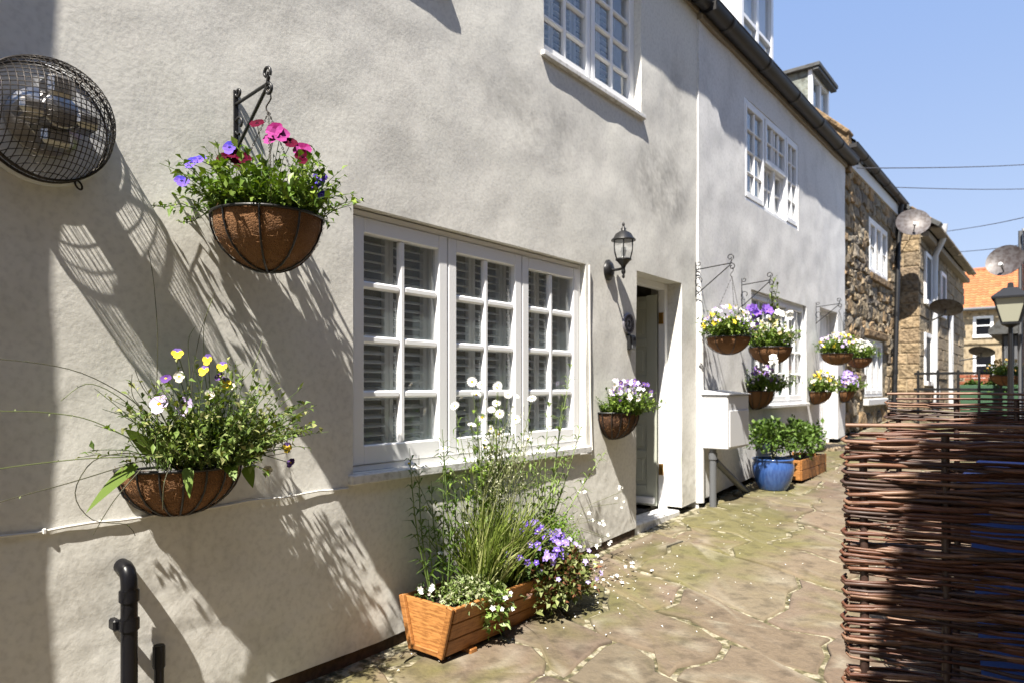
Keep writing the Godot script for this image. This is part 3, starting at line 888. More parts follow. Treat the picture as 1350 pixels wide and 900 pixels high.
func build_stone_house() -> void:
	var base := W(0, 0.4, 13.6)
	var h := thing("rubble_house", "rubble stone house with a leaning black drainpipe and three-light white windows", "house", base, "terrace houses along the lane")
	var ops := [Rect2(13.3, 3.27, 1.65, 1.0), Rect2(12.95, 1.09, 1.52, 1.02)]
	var mc := func(s: float, y: float) -> Color: return Color(0.25, 0.22, 0.165).lerp(Color(0.16, 0.14, 0.11), clampf(N2.get_noise_2d(s * 60.0, y * 60.0) + 0.4, 0.0, 1.0))
	part(h, "wall", wall_sheet(-0.03, 11.41, 15.95, 4.9, ops, 0.2, 0.3, 1.0, mc), M.rubble, base)
	var y := 0.55
	while y < 4.85:
		var hh := rnd(0.15, 0.29)
		var s := 11.43 - rnd(0.0, 0.1)
		while s < 15.9:
			var w := rnd(0.2, 0.46)
			var a := Rect2(s - 0.02, y - 0.01, w + 0.04, hh + 0.02)
			var ok := s > 11.4 and s + w < 15.97
			for o in ops:
				if o.grow(0.06).intersects(a): ok = false
			if ok:
				var b0 := W(-0.03, y + rnd(-0.045, 0.045), s)
				var st := part(h, "stone", rough_stone(Vector3(0, 0, -1), Vector3.UP, Vector3.RIGHT, b0, w - 0.025, hh - 0.02, 0.045, rubble_color(), 1.6), M.rubble, base)
			s += w
		y += hh
	for q in [[13.18, 3.14, 1.9], [12.85, 0.94, 1.75], [12.85, 2.13, 1.75]]:
		var sl := MB.new()
		sl.span(W(-0.04, q[1], q[0]), W(0.05, q[1] + 0.12, q[0] + q[2]), 0.015)
		part(h, "lintel" if q[1] > 2.0 and q[1] < 3.0 else "sill", sl, M.brown_stone if q[1] > 2.0 else M.pvc, base)
	var o2 := {"stile": 0.05, "bar": 0.03, "frame": 0.05}
	window(h, base, -0.03, 13.3, 14.95, 3.27, 4.27, [[13.36, 13.86, 1, 2], [13.88, 14.38, 1, 1], [14.40, 14.89, 1, 2]], false, 0.0, o2)
	window(h, base, -0.03, 12.95, 14.47, 1.09, 2.11, [[13.01, 13.46, 1, 1], [13.48, 13.94, 1, 1], [13.96, 14.41, 1, 1]], false, 0.0, o2)
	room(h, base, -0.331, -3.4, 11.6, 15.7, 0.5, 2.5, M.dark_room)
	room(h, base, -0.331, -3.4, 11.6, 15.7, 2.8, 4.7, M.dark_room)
	var fa := MB.new()
	fa.span(W(-0.02, 4.72, 11.41), W(0.04, 4.93, 15.95), 0.004)
	part(h, "fascia_board", fa, M.pvc, base)
	gutter(h, base, 0.11, 5.0, 11.45, 16.0, 0.07, 0.9, 12.2)
	roof_slab(h, base, 0.12, 5.06, 11.6, 15.97, -3.6, 3.6)
	# gable wall rising above the lower roof, with its coping
	var ga := MB.new()
	var prof := [W(0.06, 4.6, 11.42), W(0.06, 5.14, 11.42), W(-2.2, 7.3, 11.42), W(-3.6, 8.6, 11.42), W(-3.6, 4.6, 11.42)]
	var e := Vector3(0, 0, -0.22)
	for k in prof.size():
		var p: Vector3 = prof[k]; var q2: Vector3 = prof[(k + 1) % prof.size()]
		ga.quad(p, p + e, q2 + e, q2)
	for k in range(1, prof.size() - 1):
		ga.tri(prof[0], prof[k], prof[k + 1]); ga.tri(prof[0] + e, prof[k + 1] + e, prof[k] + e)
	part(h, "gable_wall", ga, M.brown_stone, base)
	for k in 9:
		var cs := MB.new()
		var t := (k + 0.5) / 9.0
		var c := W(lerpf(0.06, -2.2, t), lerpf(5.14, 7.3, t) + 0.03, 11.53)
		var dir := Vector3(-2.26, 2.16, 0).normalized()
		cs.box(c, Vector3(0.355, 0.07, 0.3), 0.015, Basis(dir, Vector3(0, 0, 1).cross(dir), Vector3(0, 0, 1)))
		part(h, "coping_stone", cs, M.brown_stone, base)
	dormer(h, base, -0.57, 11.78, 12.8, 5.35, 6.46, 2, false)
	var dp := MB.new()
	dp.tube([W(0.10, 4.93, 15.62), W(0.07, 4.7, 15.64), W(0.06, 4.4, 15.58), W(0.07, 0.62, 15.0)], 0.045, 8)
	var pipe := part(h, "drainpipe", dp, M.black_iron, base)
	for k in 3:
		var cl := MB.new()
		var t2 := 0.15 + k * 0.3
		var pc := W(0.06, 4.4, 15.58).lerp(W(0.07, 0.62, 15.0), t2)
		cl.tube([pc - Vector3(0, 0.04, 0), pc + Vector3(0, 0.04, 0)], 0.056, 8)
		part(pipe, "pipe_collar", cl, M.black_iron, base)

# ------------------------------------------------------------------ sandstone house with its end wall standing forward
func build_sandstone_house() -> void:
	var base := W(0.1, 0.7, 18.5)
	var h := thing("sandstone_house", "sandstone house whose coursed end wall stands forward past the drainpipe", "house", base, "terrace houses along the lane")
	var co := MB.new()
	co.span(W(-3.8, 0.5, 16.0), W(0.34, 4.75, 24.0))
	part(h, "wall_core", co, M.far_stone, base)
	var y := 0.66
	var k := 0
	while y < 4.7:
		var hh := rnd(0.2, 0.3)
		var cut := rnd(-0.05, 0.2)
		var xs := [-0.35, cut, 0.36] if k % 2 == 0 else [-0.45, cut - 0.16, 0.36]
		for q in 2:
			var tone := rnd(0.8, 1.15)
			var c := Color(0.32, 0.25, 0.165) * tone if R.randf() < 0.7 else Color(0.23, 0.185, 0.135) * tone
			part(h, "block", rough_stone(Vector3.RIGHT, Vector3.UP, Vector3(0, 0, 1), W(xs[q] + 0.006, y, 16.0), xs[q + 1] - xs[q] - 0.012, hh - 0.014, 0.02, c, 0.15), M.rubble, base)
		y += hh; k += 1
	# long side, courses too fine to tell apart
	var sd := MB.new()
	y = 0.66
	while y < 4.5:
		var hh2 := rnd(0.2, 0.3)
		var s := 16.02
		while s < 23.9:
			var w := rnd(0.4, 0.8)
			sd.col = Color(0.31, 0.26, 0.19) * rnd(0.7, 1.15)
			sd.span(W(0.3, y, s), W(0.355 + rnd(0.0, 0.025), y + hh2 - 0.015, s + w - 0.015), 0.008)
			s += w
		y += hh2
	var sp := part(h, "side_courses", sd, M.rubble, base)
	sp.set_meta("kind", "stuff")
	for q in [[16.55, 3.0, 4.1], [16.5, 1.3, 2.4], [18.9, 2.9, 4.0]]:
		var f := MB.new()
		f.span(W(0.36, q[1], q[0]), W(0.41, q[2], q[0] + 0.09), 0.004); f.span(W(0.36, q[1], q[0] + 0.8), W(0.41, q[2], q[0] + 0.89), 0.004)
		f.span(W(0.36, q[2] - 0.09, q[0] + 0.09), W(0.408, q[2], q[0] + 0.8), 0.004); f.span(W(0.36, q[1], q[0] + 0.09), W(0.43, q[1] + 0.09, q[0] + 0.8), 0.004)
		var wn := part(h, "window", f, M.white_paint, base)
		var pn := MB.new()
		pn.span(W(0.384, q[1] + 0.09, q[0] + 0.09), W(0.388, q[2] - 0.09, q[0] + 0.8))
		part(wn, "pane", pn, M.slate, base)
	# roof with ragged stone slates
	var rf := MB.new()
	rf.quad(W(0.66, 4.5, 16.0), W(0.66, 4.5, 24.0), W(-3.0, 7.4, 24.0), W(-3.0, 7.4, 16.0))
	rf.quad(W(0.66, 4.44, 16.0), W(-3.0, 7.34, 16.0), W(-3.0, 7.34, 24.0), W(0.66, 4.44, 24.0))
	var roof := part(h, "roof", rf, M.slate, base)
	for q in 10:
		var st := MB.new()
		var t := q / 10.0
		st.box(W(0.62 - 1.6 * t, 4.56 + 1.27 * t, 15.98 + rnd(-0.05, 0.06)), Vector3(rnd(0.2, 0.32), rnd(0.06, 0.1), rnd(0.22, 0.32)), 0.01, Basis(Vector3(0, 0, 1), 0.66 * -1.0 + rnd(-0.1, 0.1)))
		part(roof, "verge_stone", st, M.brown_stone if q % 3 else M.slate, base)
	for q in 12:
		var ea := MB.new()
		ea.box(W(0.63, 4.47 + rnd(-0.01, 0.01), 16.3 + q * 0.62), Vector3(0.2, 0.05, 0.58), 0.01)
		part(roof, "eaves_slate", ea, M.soffit, base)
	var so := MB.new()
	so.span(W(0.36, 4.3, 16.05), W(0.52, 4.42, 24.0), 0.01)
	part(h, "soffit_board", so, M.soffit, base)
	var dp := MB.new()
	dp.tube([W(0.66, 4.75, 17.2), W(0.62, 4.42, 17.25), W(0.46, 4.15, 17.45), W(0.44, 3.8, 17.5), W(0.44, 1.5, 17.5), W(0.5, 1.2, 17.4), W(0.46, 0.7, 17.4)], 0.062, 8)
	part(h, "downpipe", dp, M.pvc, base)
	var d2 := MB.new()
	d2.tube([W(0.42, 3.2, 20.5), W(0.42, 0.7, 20.5)], 0.06, 8)
	part(h, "downpipe", d2, M.pvc, base)

# ------------------------------------------------------------------ far end of the lane
func build_far_things() -> void:
	var base := W(0, 0.7, 46.0)
	var h := thing("pantile_house", "far house with an orange pantile roof closing the end of the lane", "house", base)
	var wl := MB.new()
	wl.span(W(-9.0, 0.5, 44.0), W(6.0, 5.35, 50.0))
	part(h, "wall", wl, M.far_stone, base)
	var bd := MB.new()
	bd.span(W(-9.0, 3.55, 43.92), W(6.0, 3.75, 44.0), 0.02)
	part(h, "string_course", bd, M.far_stone, base)
	var rf := MB.new()
	var ncol := 120
	for r in 16:
		for cx in ncol:
			var xa := -9.3 + 15.6 * cx / ncol; var xb := -9.3 + 15.6 * (cx + 1) / ncol
			var ya := 5.4 + 2.55 * r / 16.0; var yb := 5.4 + 2.55 * (r + 1) / 16.0
			var sa := 43.7 + 3.7 * r / 16.0; var sb := 43.7 + 3.7 * (r + 1) / 16.0
			var wa := 0.05 * (1.0 if cx % 2 == 0 else 0.0); var wb := 0.05 * (1.0 if cx % 2 == 1 else 0.0)
			if cx % 2 == 0: rf.col = Color(0.46, 0.165, 0.065) * rnd(0.75, 1.15)
			rf.quad(W(xa, ya + wa + 0.05, sa), W(xb, ya + wb + 0.05, sa), W(xb, yb + wb, sb), W(xa, yb + wa, sb))
			rf.quad(W(xa, ya + wa - 0.02, sa), W(xb, ya + wb - 0.02, sa), W(xb, ya + wb + 0.05, sa), W(xa, ya + wa + 0.05, sa))
	rf.quad(W(-9.3, 7.95, 47.4), W(6.3, 7.95, 47.4), W(6.3, 5.4, 51.0), W(-9.3, 5.4, 51.0))
	var roof := part(h, "roof", rf, M.tile, base)
	var rd := MB.new()
	rd.tube([W(-9.3, 7.98, 47.4), W(6.3, 7.98, 47.4)], 0.12, 8)
	part(roof, "ridge", rd, M.terracotta, base)
	var gt := MB.new()
	gt.tube([W(-9.3, 5.38, 43.6), W(6.3, 5.38, 43.6)], 0.09, 6)
	part(h, "gutter", gt, M.grey_pipe, base)
	# dormer with white boards
	var dm := MB.new()
	dm.span(W(-3.3, 5.5, 43.9), W(-1.75, 6.75, 46.2), 0.03)
	var dor := part(roof, "dormer", dm, M.pvc, base)
	for q in [[-2.45, 3.95, 0.68, 1.06, 2], [-1.08, 3.95, 0.76, 1.06, 2], [-2.45, 1.75, 0.72, 1.3, 2], [-1.08, 1.75, 0.8, 1.3, 2], [0.6, 3.95, 0.76, 1.06, 2]]:
		var f := MB.new()
		var x: float = q[0]; var y: float = q[1]; var w: float = q[2]; var hh: float = q[3]
		f.span(W(x, y, 43.93), W(x + 0.14, y + hh, 43.99), 0.01); f.span(W(x + w, y, 43.93), W(x + w + 0.14, y + hh, 43.99), 0.01)
		f.span(W(x + 0.14, y + hh - 0.13, 43.935), W(x + w, y + hh, 43.99), 0.01); f.span(W(x - 0.02, y - 0.08, 43.90), W(x + w + 0.16, y + 0.08, 43.988), 0.01)
		f.span(W(x + 0.14, y + hh * 0.52 - 0.03, 43.94), W(x + w, y + hh * 0.52 + 0.03, 43.99), 0.005)
		var wn := part(h, "window", f, M.white_paint, base)
		var pn := MB.new()
		pn.span(W(x + 0.14, y + 0.08, 43.97), W(x + w, y + hh - 0.13, 43.985))
		part(wn, "pane", pn, M.black_pipe, base)
	for q in [[-3.2, 5.7, 0.6, 0.9], [-2.4, 5.7, 0.5, 0.9]]:
		var pn2 := MB.new()
		pn2.span(W(q[0], q[1], 43.87), W(q[0] + q[2], q[1] + q[3], 43.899))
		part(dor, "pane", pn2, M.curtain, base)
	# grey outhouse on the right with a slate roof
	var b2 := W(2.6, 0.7, 18.0)
	var oh := thing("outhouse", "small dark grey outhouse with sloping slate roof behind the street lantern", "outhouse", b2)
	var ow := MB.new()
	ow.span(W(1.70, 0.6, 16.4), W(4.0, 2.35, 21.0), 0.02)
	part(oh, "wall", ow, M.grey_wall, b2)
	var orf := MB.new()
	var pr := [W(1.5, 2.28, 16.2), W(1.5, 2.38, 16.2), W(2.75, 3.6, 16.2), W(4.2, 2.38, 16.2), W(4.2, 2.28, 16.2)]
	for k in 5:
		var e := Vector3(0, 0, -5.0)
		orf.quad(pr[k], pr[(k + 1) % 5], pr[(k + 1) % 5] + e, pr[k] + e)
	for k in range(1, 4): orf.tri(pr[0], pr[k], pr[k + 1])
	part(oh, "roof", orf, M.slate, b2)
	var ob := MB.new()
	for k in 16: ob.span(W(1.98, 1.05 + k * 0.08, 16.33), W(2.25, 1.05 + k * 0.08 + 0.07, 16.41), 0.005)
	part(oh, "brick_panel", ob, M.brick, b2)
	var ofr := MB.new()
	ofr.span(W(1.74, 1.5, 16.34), W(1.80, 2.25, 16.41), 0.004); ofr.span(W(1.90, 1.5, 16.34), W(1.95, 2.25, 16.41), 0.004)
	part(oh, "window_frame", ofr, M.grey_pipe, b2)
	# mast with a dish, lantern on a post
	var b3 := W(2.1, 0.6, 13.6)
	var ms := thing("dish_mast", "tall dark mast beside the street lantern at the right edge", "mast", b3)
	var mm := MB.new()
	mm.tube([b3, W(2.1, 3.75, 13.6)], 0.03, 8)
	part(ms, "pole", mm, M.grey_pipe, b3)
	var b3b := W(2.19, 0.6, 13.5)
	var fl := thing("flue_pipe", "pale grey flue pipe rising above the right-hand dish", "pipe", b3b)
	var m2 := MB.new()
	m2.tube([b3b, W(2.19, 3.72, 13.5)], 0.055, 10)
	part(fl, "pipe", m2, M.dish, b3b)
	var cp := MB.new()
	cp.tube([W(2.19, 3.72, 13.5), W(2.19, 3.76, 13.5)], 0.07, 10)
	part(fl, "cap", cp, M.pvc, b3b)
	dish("satellite_dish", "rusty satellite dish on the mast above the street lantern", W(1.93, 3.22, 13.2), W(2.1, 3.2, 13.6), 0.26, Vector3(-0.25, 0.35, 1.0))
	dish("satellite_dish", "large grey satellite dish beside the stone house's drainpipe top", W(0.36, 4.42, 15.2), W(0.08, 4.35, 15.6), 0.3, Vector3(0.3, 0.45, 1.0))
	dish("satellite_dish", "satellite dish tilted skyward on the sandstone house's side", W(0.82, 2.78, 15.95), W(0.42, 2.6, 16.6), 0.29, Vector3(0.1, 0.87, -0.5))
	dish("satellite_dish", "small dark satellite dish below the far house's left window", W(0.95, 2.15, 22.0), W(0.4, 2.0, 22.6), 0.3, Vector3(0.1, 0.9, -0.4))
	var b4 := W(2.0, 0.58, 13.0)
	var lp := thing("street_lantern", "black square street lantern with frosted panes at the right edge", "street lamp", b4)
	var po := MB.new()
	po.tube([b4, W(2.0, 2.2, 13.0)], [0.05, 0.03], 8)
	part(lp, "post", po, M.black_iron, b4)
	var lb := MB.new()
	lathe4(lb, W(2.0, 2.25, 13.0), [Vector2(0.15, 0.0), Vector2(0.28, 0.36)])
	part(lp, "glass", lb, M.frosted, b4)
	var lr := MB.new()
	lathe4(lr, W(2.0, 2.61, 13.0), [Vector2(0.33, 0.0), Vector2(0.33, 0.03), Vector2(0.12, 0.17), Vector2(0.06, 0.16), Vector2(0.05, 0.24), Vector2(0.0, 0.26)])
	lathe4(lr, W(2.0, 2.22, 13.0), [Vector2(0.04, -0.05), Vector2(0.165, 0.0), Vector2(0.165, 0.035)])
	for k in 4:
		var an := PI / 4 + k * PI / 2
		lr.tube([W(2.0 + 0.155 * cos(an), 2.25, 13.0 + 0.155 * sin(an)), W(2.0 + 0.286 * cos(an), 2.61, 13.0 + 0.286 * sin(an))], 0.014, 5)
	part(lp, "frame", lr, M.black_iron, b4)
	# overhead wires
	var ws := [[W(0.16, 4.62, 11.5), W(4.0, 6.45, 20.6), "highest overhead wire crossing the sky from the white house's gutter"], [W(0.085, 5.136, 15.0), W(4.0, 5.96, 21.2), "second overhead wire leaving the stone house's eaves"], [W(0.52, 4.93, 19.0), W(3.6, 4.14, 13.0), "third overhead wire rising right from the sandstone roof"], [W(0.49, 4.585, 20.0), W(3.6, 3.49, 12.1), "lowest overhead wire passing behind the mast"]]
	for w in ws:
		var t := MB.new()
		var pts := []
		for k in 13:
			var f2 := k / 12.0
			pts.append(w[0].lerp(w[1], f2) - Vector3(0, 0.1 * sin(PI * f2), 0))
		t.tube(pts, 0.008, 5)
		var o := part(self, numbered("overhead_wire"), t, M.wire_line, w[0])
		o.position = w[0]
		tag(o, w[2], "wire", "overhead wires")
	# garden at the end of the paved lane: railing, brick wall, shrubs, trough
	var b5 := W(1.2, 0.6, 14.6)
	var ra := thing("railing", "dark timber railing in front of the sandstone house's corner", "railing", W(0.6, 0.6, 14.0))
	var rb := W(0.6, 0.6, 14.0)
	for k in 6:
		var ps := MB.new()
		ps.span(W(0.6 + k * 0.3, 0.6, 14.0), W(0.64 + k * 0.3, 1.56, 14.04), 0.004)
		part(ra, "post", ps, M.black_iron, rb)
	for y in [0.9, 1.2, 1.48]:
		var rl := MB.new()
		rl.span(W(0.55, y, 14.041), W(2.2, y + 0.045, 14.06), 0.004)
		part(ra, "rail", rl, M.black_iron, rb)
	var bw := W(1.5, 0.6, 19.0)
	var wl2 := thing("brick_wall", "low red brick garden wall behind the dark railing", "wall", bw)
	for r in 11:
		for k in 9:
			var br := MB.new()
			var x := 0.75 + k * 0.23 + (0.11 if r % 2 else 0.0)
			br.span(W(x, 0.7 + r * 0.078, 18.9), W(x + 0.22, 0.7 + r * 0.078 + 0.068, 19.1), 0.004)
			part(wl2, "brick", br, M.brick, bw)
	var gb := W(1.7, 0.6, 15.2)
	var gt2 := thing("green_trough", "dark green painted trough under the shrubs at the lane's end", "trough", gb)
	for k in 4:
		var gbx := MB.new()
		gbx.span(W(1.15, 0.75 + k * 0.14, 15.0), W(2.6, 0.75 + k * 0.14 + 0.13, 15.05), 0.006)
		part(gt2, "board", gbx, M.green_paint, gb)
	var gsd := MB.new()
	gsd.span(W(1.15, 0.7, 15.06), W(2.6, 1.2, 15.4), 0.01)
	part(gt2, "soil", gsd, M.soil, gb)
	for q in [[W(1.45, 1.15, 20.0), 0.55, 0.75, "rounded green shrub under the far house's left window"], [W(1.95, 1.1, 19.6), 0.4, 0.6, "yellow-green shrub behind the brick garden wall"], [W(1.75, 1.2, 15.2), 0.3, 0.25, "leafy plant in the green trough below the coir basket"], [W(2.1, 1.2, 15.2), 0.28, 0.22, "pale green plant in the green trough at the right edge"], [W(1.35, 1.2, 15.2), 0.2, 0.16, "low plant in the green trough beside the railing"]]:
		var sh := thing("shrub", q[3], "plant", q[0] - Vector3(0, q[2] * 0.4, 0), "plants at the lane's end")
		var lf := MB.new()
		foliage(lf, q[0], Vector3(q[1], q[2], q[1] * 0.8), 420, 0.09, [Color(0.06, 0.115, 0.025), Color(0.1, 0.15, 0.03), Color(0.04, 0.085, 0.02)])
		part(sh, "crown", lf, M.leaf, sh.position)
		var stm := MB.new()
		stm.col = Color(0.06, 0.04, 0.02)
		stm.tube([sh.position, q[0]], 0.02, 5)
		part(sh, "stem", stm, M.stem, sh.position)

func lathe4(mb: MB, o: Vector3, prof: Array) -> void:
	for k in prof.size() - 1:
		for s in 4:
			var a0 := PI / 4 + s * PI / 2; var a1 := a0 + PI / 2
			var f := func(r: Vector2, an: float) -> Vector3: return o + Vector3(r.x * cos(an), r.y, -r.x * sin(an))
			mb.quad(f.call(prof[k], a0), f.call(prof[k], a1), f.call(prof[k + 1], a1), f.call(prof[k + 1], a0))

func dish(called: String, label: String, at: Vector3, fix: Vector3, r: float, facing: Vector3) -> void:
	var d := thing(called, label, "satellite dish", at, "satellite dishes")
	var y := facing.normalized()
	var x := y.cross(Vector3.UP).normalized()
	var b := Basis(x, y, x.cross(y))
	var bowl := MB.new()
	var prof := []
	for k in 7:
		var t := k / 6.0
		prof.append(Vector2(r * t, 0.22 * r * t * t))
	bowl.lathe(at, b, prof, 28)
	var back := []
	for k in 7:
		back.append(Vector2(prof[6 - k].x, prof[6 - k].y - 0.006))
	bowl.lathe(at, b, back, 28)
	part(d, "bowl", bowl, M.dish, at)
	var arm := MB.new()
	var tip: Vector3 = at + y * r * 0.8 - b.z * r * 0.5 * signf(b.z.y)
	var low: Vector3 = at - b.z * r * 0.75 * signf(b.z.y)
	arm.tube([low, tip], 0.01, 5)
	part(d, "arm", arm, M.black_iron, at)
	var lnb := MB.new()
	lnb.tube([tip, tip - y * 0.07], 0.028, 8)
	part(d, "receiver", lnb, M.pvc, at)
	var br := MB.new()
	br.tube([at - y * 0.01, at - y * 0.1, fix], 0.018, 6)
	part(d, "bracket", br, M.grey_pipe, at)

# building on the other side of the lane: shades the hurdles and closes the lane
func build_opposite_house() -> void:
	var base := W(3.2, 0, 2.0)
	var h := thing("opposite_house", "stone house on the opposite side of the lane, outside the picture", "house", base)
	var mb := MB.new()
	mb.span(W(3.05, -0.1, -7.0), W(6.5, 5.0, 11.5), 0.02)
	part(h, "wall", mb, M.far_stone, base)
	var rf := MB.new()
	rf.quad(W(3.05, 5.002, -7.0), W(3.05, 5.002, 11.5), W(6.0, 7.6, 11.5), W(6.0, 7.6, -7.0))
	rf.quad(W(6.5, 5.002, -7.0), W(6.0, 7.6, -7.0), W(6.0, 7.6, 11.5), W(6.5, 5.002, 11.5))
	part(h, "roof", rf, M.slate, base)
# ------------------------------------------------------------------ fittings on the walls
const AX := Basis(Vector3(0, 0, 1), Vector3(1, 0, 0), Vector3(0, 1, 0))   # lathe axis pointing out of the wall

func scroll(c: Vector3, u: Vector3, w: Vector3, r0: float, turns: float, a0: float, n := 14) -> Array:
	var out := []
	for k in n:
		var t := float(k) / (n - 1)
		var a := a0 + TAU * turns * t
		var r := r0 * (1.0 - 0.65 * t)
		out.append(c + u * r * cos(a) + w * r * sin(a))
	return out

func hook_bracket(label: String, at: Vector3, reach: float, hgt: float, thick: float) -> Vector3:
	# at = foot of the wall plate; returns where a basket hangs
	var b := thing("hanging_bracket", label, "bracket", at, "scrolled iron brackets")
	var X := Vector3.RIGHT
	var Y := Vector3.UP
	var pl := MB.new()
	pl.span(at + Vector3(0.001, 0, -thick), at + Vector3(thick * 0.7, hgt, thick), thick * 0.2)
	part(b, "wall_plate", pl, M.black_iron, at)
	var arm := MB.new()
	var tip := at + X * reach + Y * hgt * 0.86
	arm.tube([at + X * thick * 0.6 + Y * hgt * 0.78, tip + X * 0.004], thick * 0.62, 6)
	part(b, "arm", arm, M.black_iron, at)
	var br := MB.new()
	br.tube([at + X * thick * 0.6 + Y * hgt * 0.06, at + X * reach * 0.94 + Y * hgt * 0.80, tip + Y * hgt * 0.1], thick * 0.62, 6)
	part(b, "brace", br, M.black_iron, at)
	var sc := MB.new()
	sc.tube(scroll(tip + Y * hgt * 0.16 - X * hgt * 0.05, X, Y, hgt * 0.10, 1.1, -0.6), thick * 0.55, 6)
	part(b, "scroll", sc, M.black_iron, at)
	var s2 := MB.new()
	s2.tube(scroll(tip - Y * hgt * 0.10, X, -Y, hgt * 0.09, 1.0, -PI / 2), thick * 0.55, 6)
	part(b, "scroll", s2, M.black_iron, at)
	var s3 := MB.new()
	s3.tube(scroll(at + X * hgt * 0.12 + Y * hgt * 0.45, Y, X, hgt * 0.16, 0.9, PI), thick * 0.5, 6)
	part(b, "scroll", s3, M.black_iron, at)
	var s4 := MB.new()
	s4.tube(scroll(at + X * hgt * 0.09 + Y * hgt * 0.95, X, Y, hgt * 0.08, 1.0, PI), thick * 0.5, 6)
	part(b, "scroll", s4, M.black_iron, at)
	return tip - Y * hgt * 0.16

func build_wall_fittings() -> void:
	# wire-guarded flue
	var c := W(0.0, 2.12, 0.775)
	var fl := thing("flue_guard", "round domed wire guard over a chrome flue on the cream wall", "flue guard", c)
	var bp := MB.new()
	bp.lathe(c, AX, [Vector2(0.20, 0.0), Vector2(0.20, 0.012), Vector2(0.185, 0.018), Vector2(0.0, 0.02)], 40)
	part(fl, "base_plate", bp, M.pvc, c)
	var ring := MB.new()
	for q in [[0.19, 0.022, 0.0035], [0.192, 0.07, 0.0045]]:
		var pts := []
		for k in 49: pts.append(c + Vector3(q[1], q[0] * sin(TAU * k / 48), q[0] * cos(TAU * k / 48)))
		ring.tube(pts, q[2], 6, false)
	part(fl, "rim", ring, M.wire_steel, c)
	var wm := MB.new()
	var dome := func(p: float, q: float) -> Vector3:
		var r2 := p * p + q * q
		return c + Vector3(0.07 + 0.185 * pow(max(0.0, 1.0 - pow(r2, 1.25)), 0.62), 0.19 * q, 0.19 * p)
	for dirn in 2:
		for k in 25:
			var a := (k - 12) / 12.5
			var ext := sqrt(1.0 - a * a)
			var pts2 := []
			for m in 25:
				var b2 := -ext + 2.0 * ext * m / 24.0
				pts2.append(dome.call(a, b2) if dirn == 0 else dome.call(b2, a))
			wm.tube(pts2, 0.0016, 4, false)
	for k in 60:
		var an := TAU * k / 60
		wm.tube([c + Vector3(0.022, 0.19 * sin(an), 0.19 * cos(an)), c + Vector3(0.07, 0.192 * sin(an), 0.192 * cos(an))], 0.0014, 4, false)
	for x in [0.038, 0.054]:
		var pts3 := []
		for k in 49: pts3.append(c + Vector3(x, 0.191 * sin(TAU * k / 48), 0.191 * cos(TAU * k / 48)))
		wm.tube(pts3, 0.0014, 4, false)
	part(fl, "wire_mesh", wm, M.wire_steel, c).set_meta("kind", "stuff")
	var ch := MB.new()
	ch.lathe(c, AX, [Vector2(0.11, 0.02), Vector2(0.108, 0.035), Vector2(0.06, 0.045), Vector2(0.055, 0.06), Vector2(0.055, 0.17), Vector2(0.048, 0.185), Vector2(0.0, 0.19)], 36)
	part(fl, "flue_terminal", ch, M.chrome, c)
	for q in [[Vector3(0.145, 0.075, 0.0), Vector3(0.1, 0.075, 0.075)], [Vector3(0.145, -0.01, 0.075), Vector3(0.1, 0.05, 0.075)], [Vector3(0.145, -0.01, -0.075), Vector3(0.1, 0.05, 0.075)], [Vector3(0.12, -0.075, 0.0), Vector3(0.08, 0.06, 0.09)]]:
		var vn := MB.new()
		vn.box(c + q[0], q[1], 0.014)
		part(fl, "vent_lobe", vn, M.chrome, c)
	for k in 3:
		var lug := MB.new()
		var an := -1.05 + k * TAU / 3
		var d := Vector3(0, sin(an), -cos(an))
		var lc: Vector3 = c + d * 0.205 + Vector3(0.02, 0, 0)
		var lp := []
		for m in 13: lp.append(lc + d * 0.016 * cos(TAU * m / 12) + d.cross(Vector3.RIGHT) * 0.009 * sin(TAU * m / 12))
		lug.tube(lp, 0.0035, 6, false)
		part(fl, "fixing_lug", lug, M.wire_steel, c)
	# black waste pipes
	var b0 := W(0.065, -0.05, 1.02)
	var p1 := thing("waste_pipe", "tall black waste pipe with elbow entering the cream wall", "pipe", b0, "black pipes at the wall foot")
	var t1 := MB.new()
	t1.tube([b0, W(0.065, 0.56, 1.02), W(0.062, 0.59, 1.02), W(0.05, 0.612, 1.02), W(0.03, 0.622, 1.02), W(0.0, 0.624, 1.02)], 0.027, 16)
	part(p1, "pipe", t1, M.black_pipe, b0)
	for y in [0.53, 0.43]:
		var cl := MB.new()
		cl.tube([W(0.065, y - 0.022, 1.02), W(0.065, y - 0.018, 1.02), W(0.065, y + 0.018, 1.02), W(0.065, y + 0.022, 1.02)], [0.028, 0.033, 0.033, 0.028], 16)
		part(p1, "pipe_collar", cl, M.black_pipe, b0)
	var lg := MB.new()
	lg.span(W(0.002, 0.41, 0.975), W(0.05, 0.45, 1.0), 0.006)
	part(p1, "pipe_clip", lg, M.black_pipe, b0)
	var bq := W(0.045, -0.05, 1.13)
	var p2 := thing("waste_pipe", "short thin black pipe stub beside the tall waste pipe", "pipe", bq, "black pipes at the wall foot")
	var t2 := MB.new()
	t2.tube([bq, W(0.045, 0.30, 1.13)], 0.017, 12)
	part(p2, "pipe", t2, M.black_pipe, bq)
	var t3 := MB.new()
	t3.tube([W(0.045, 0.235, 1.13), W(0.045, 0.24, 1.13), W(0.045, 0.315, 1.13), W(0.045, 0.32, 1.13)], [0.017, 0.0215, 0.0215, 0.018], 12)
	part(p2, "pipe_cap", t3, M.black_pipe, bq)
	# white cable along the wall
	var cb := MB.new()
	var pts4 := []
	for k in 30: pts4.append(W(0.009, 0.79 + 0.004 * sin(k * 1.7), -0.4 + k * 0.083))
	cb.tube(pts4, 0.0045, 6)
	var bc := W(0.0, 0.79, 0.8)
	var ct := thing("wall_cable", "white painted cable clipped along the wall below the half basket", "cable", bc)
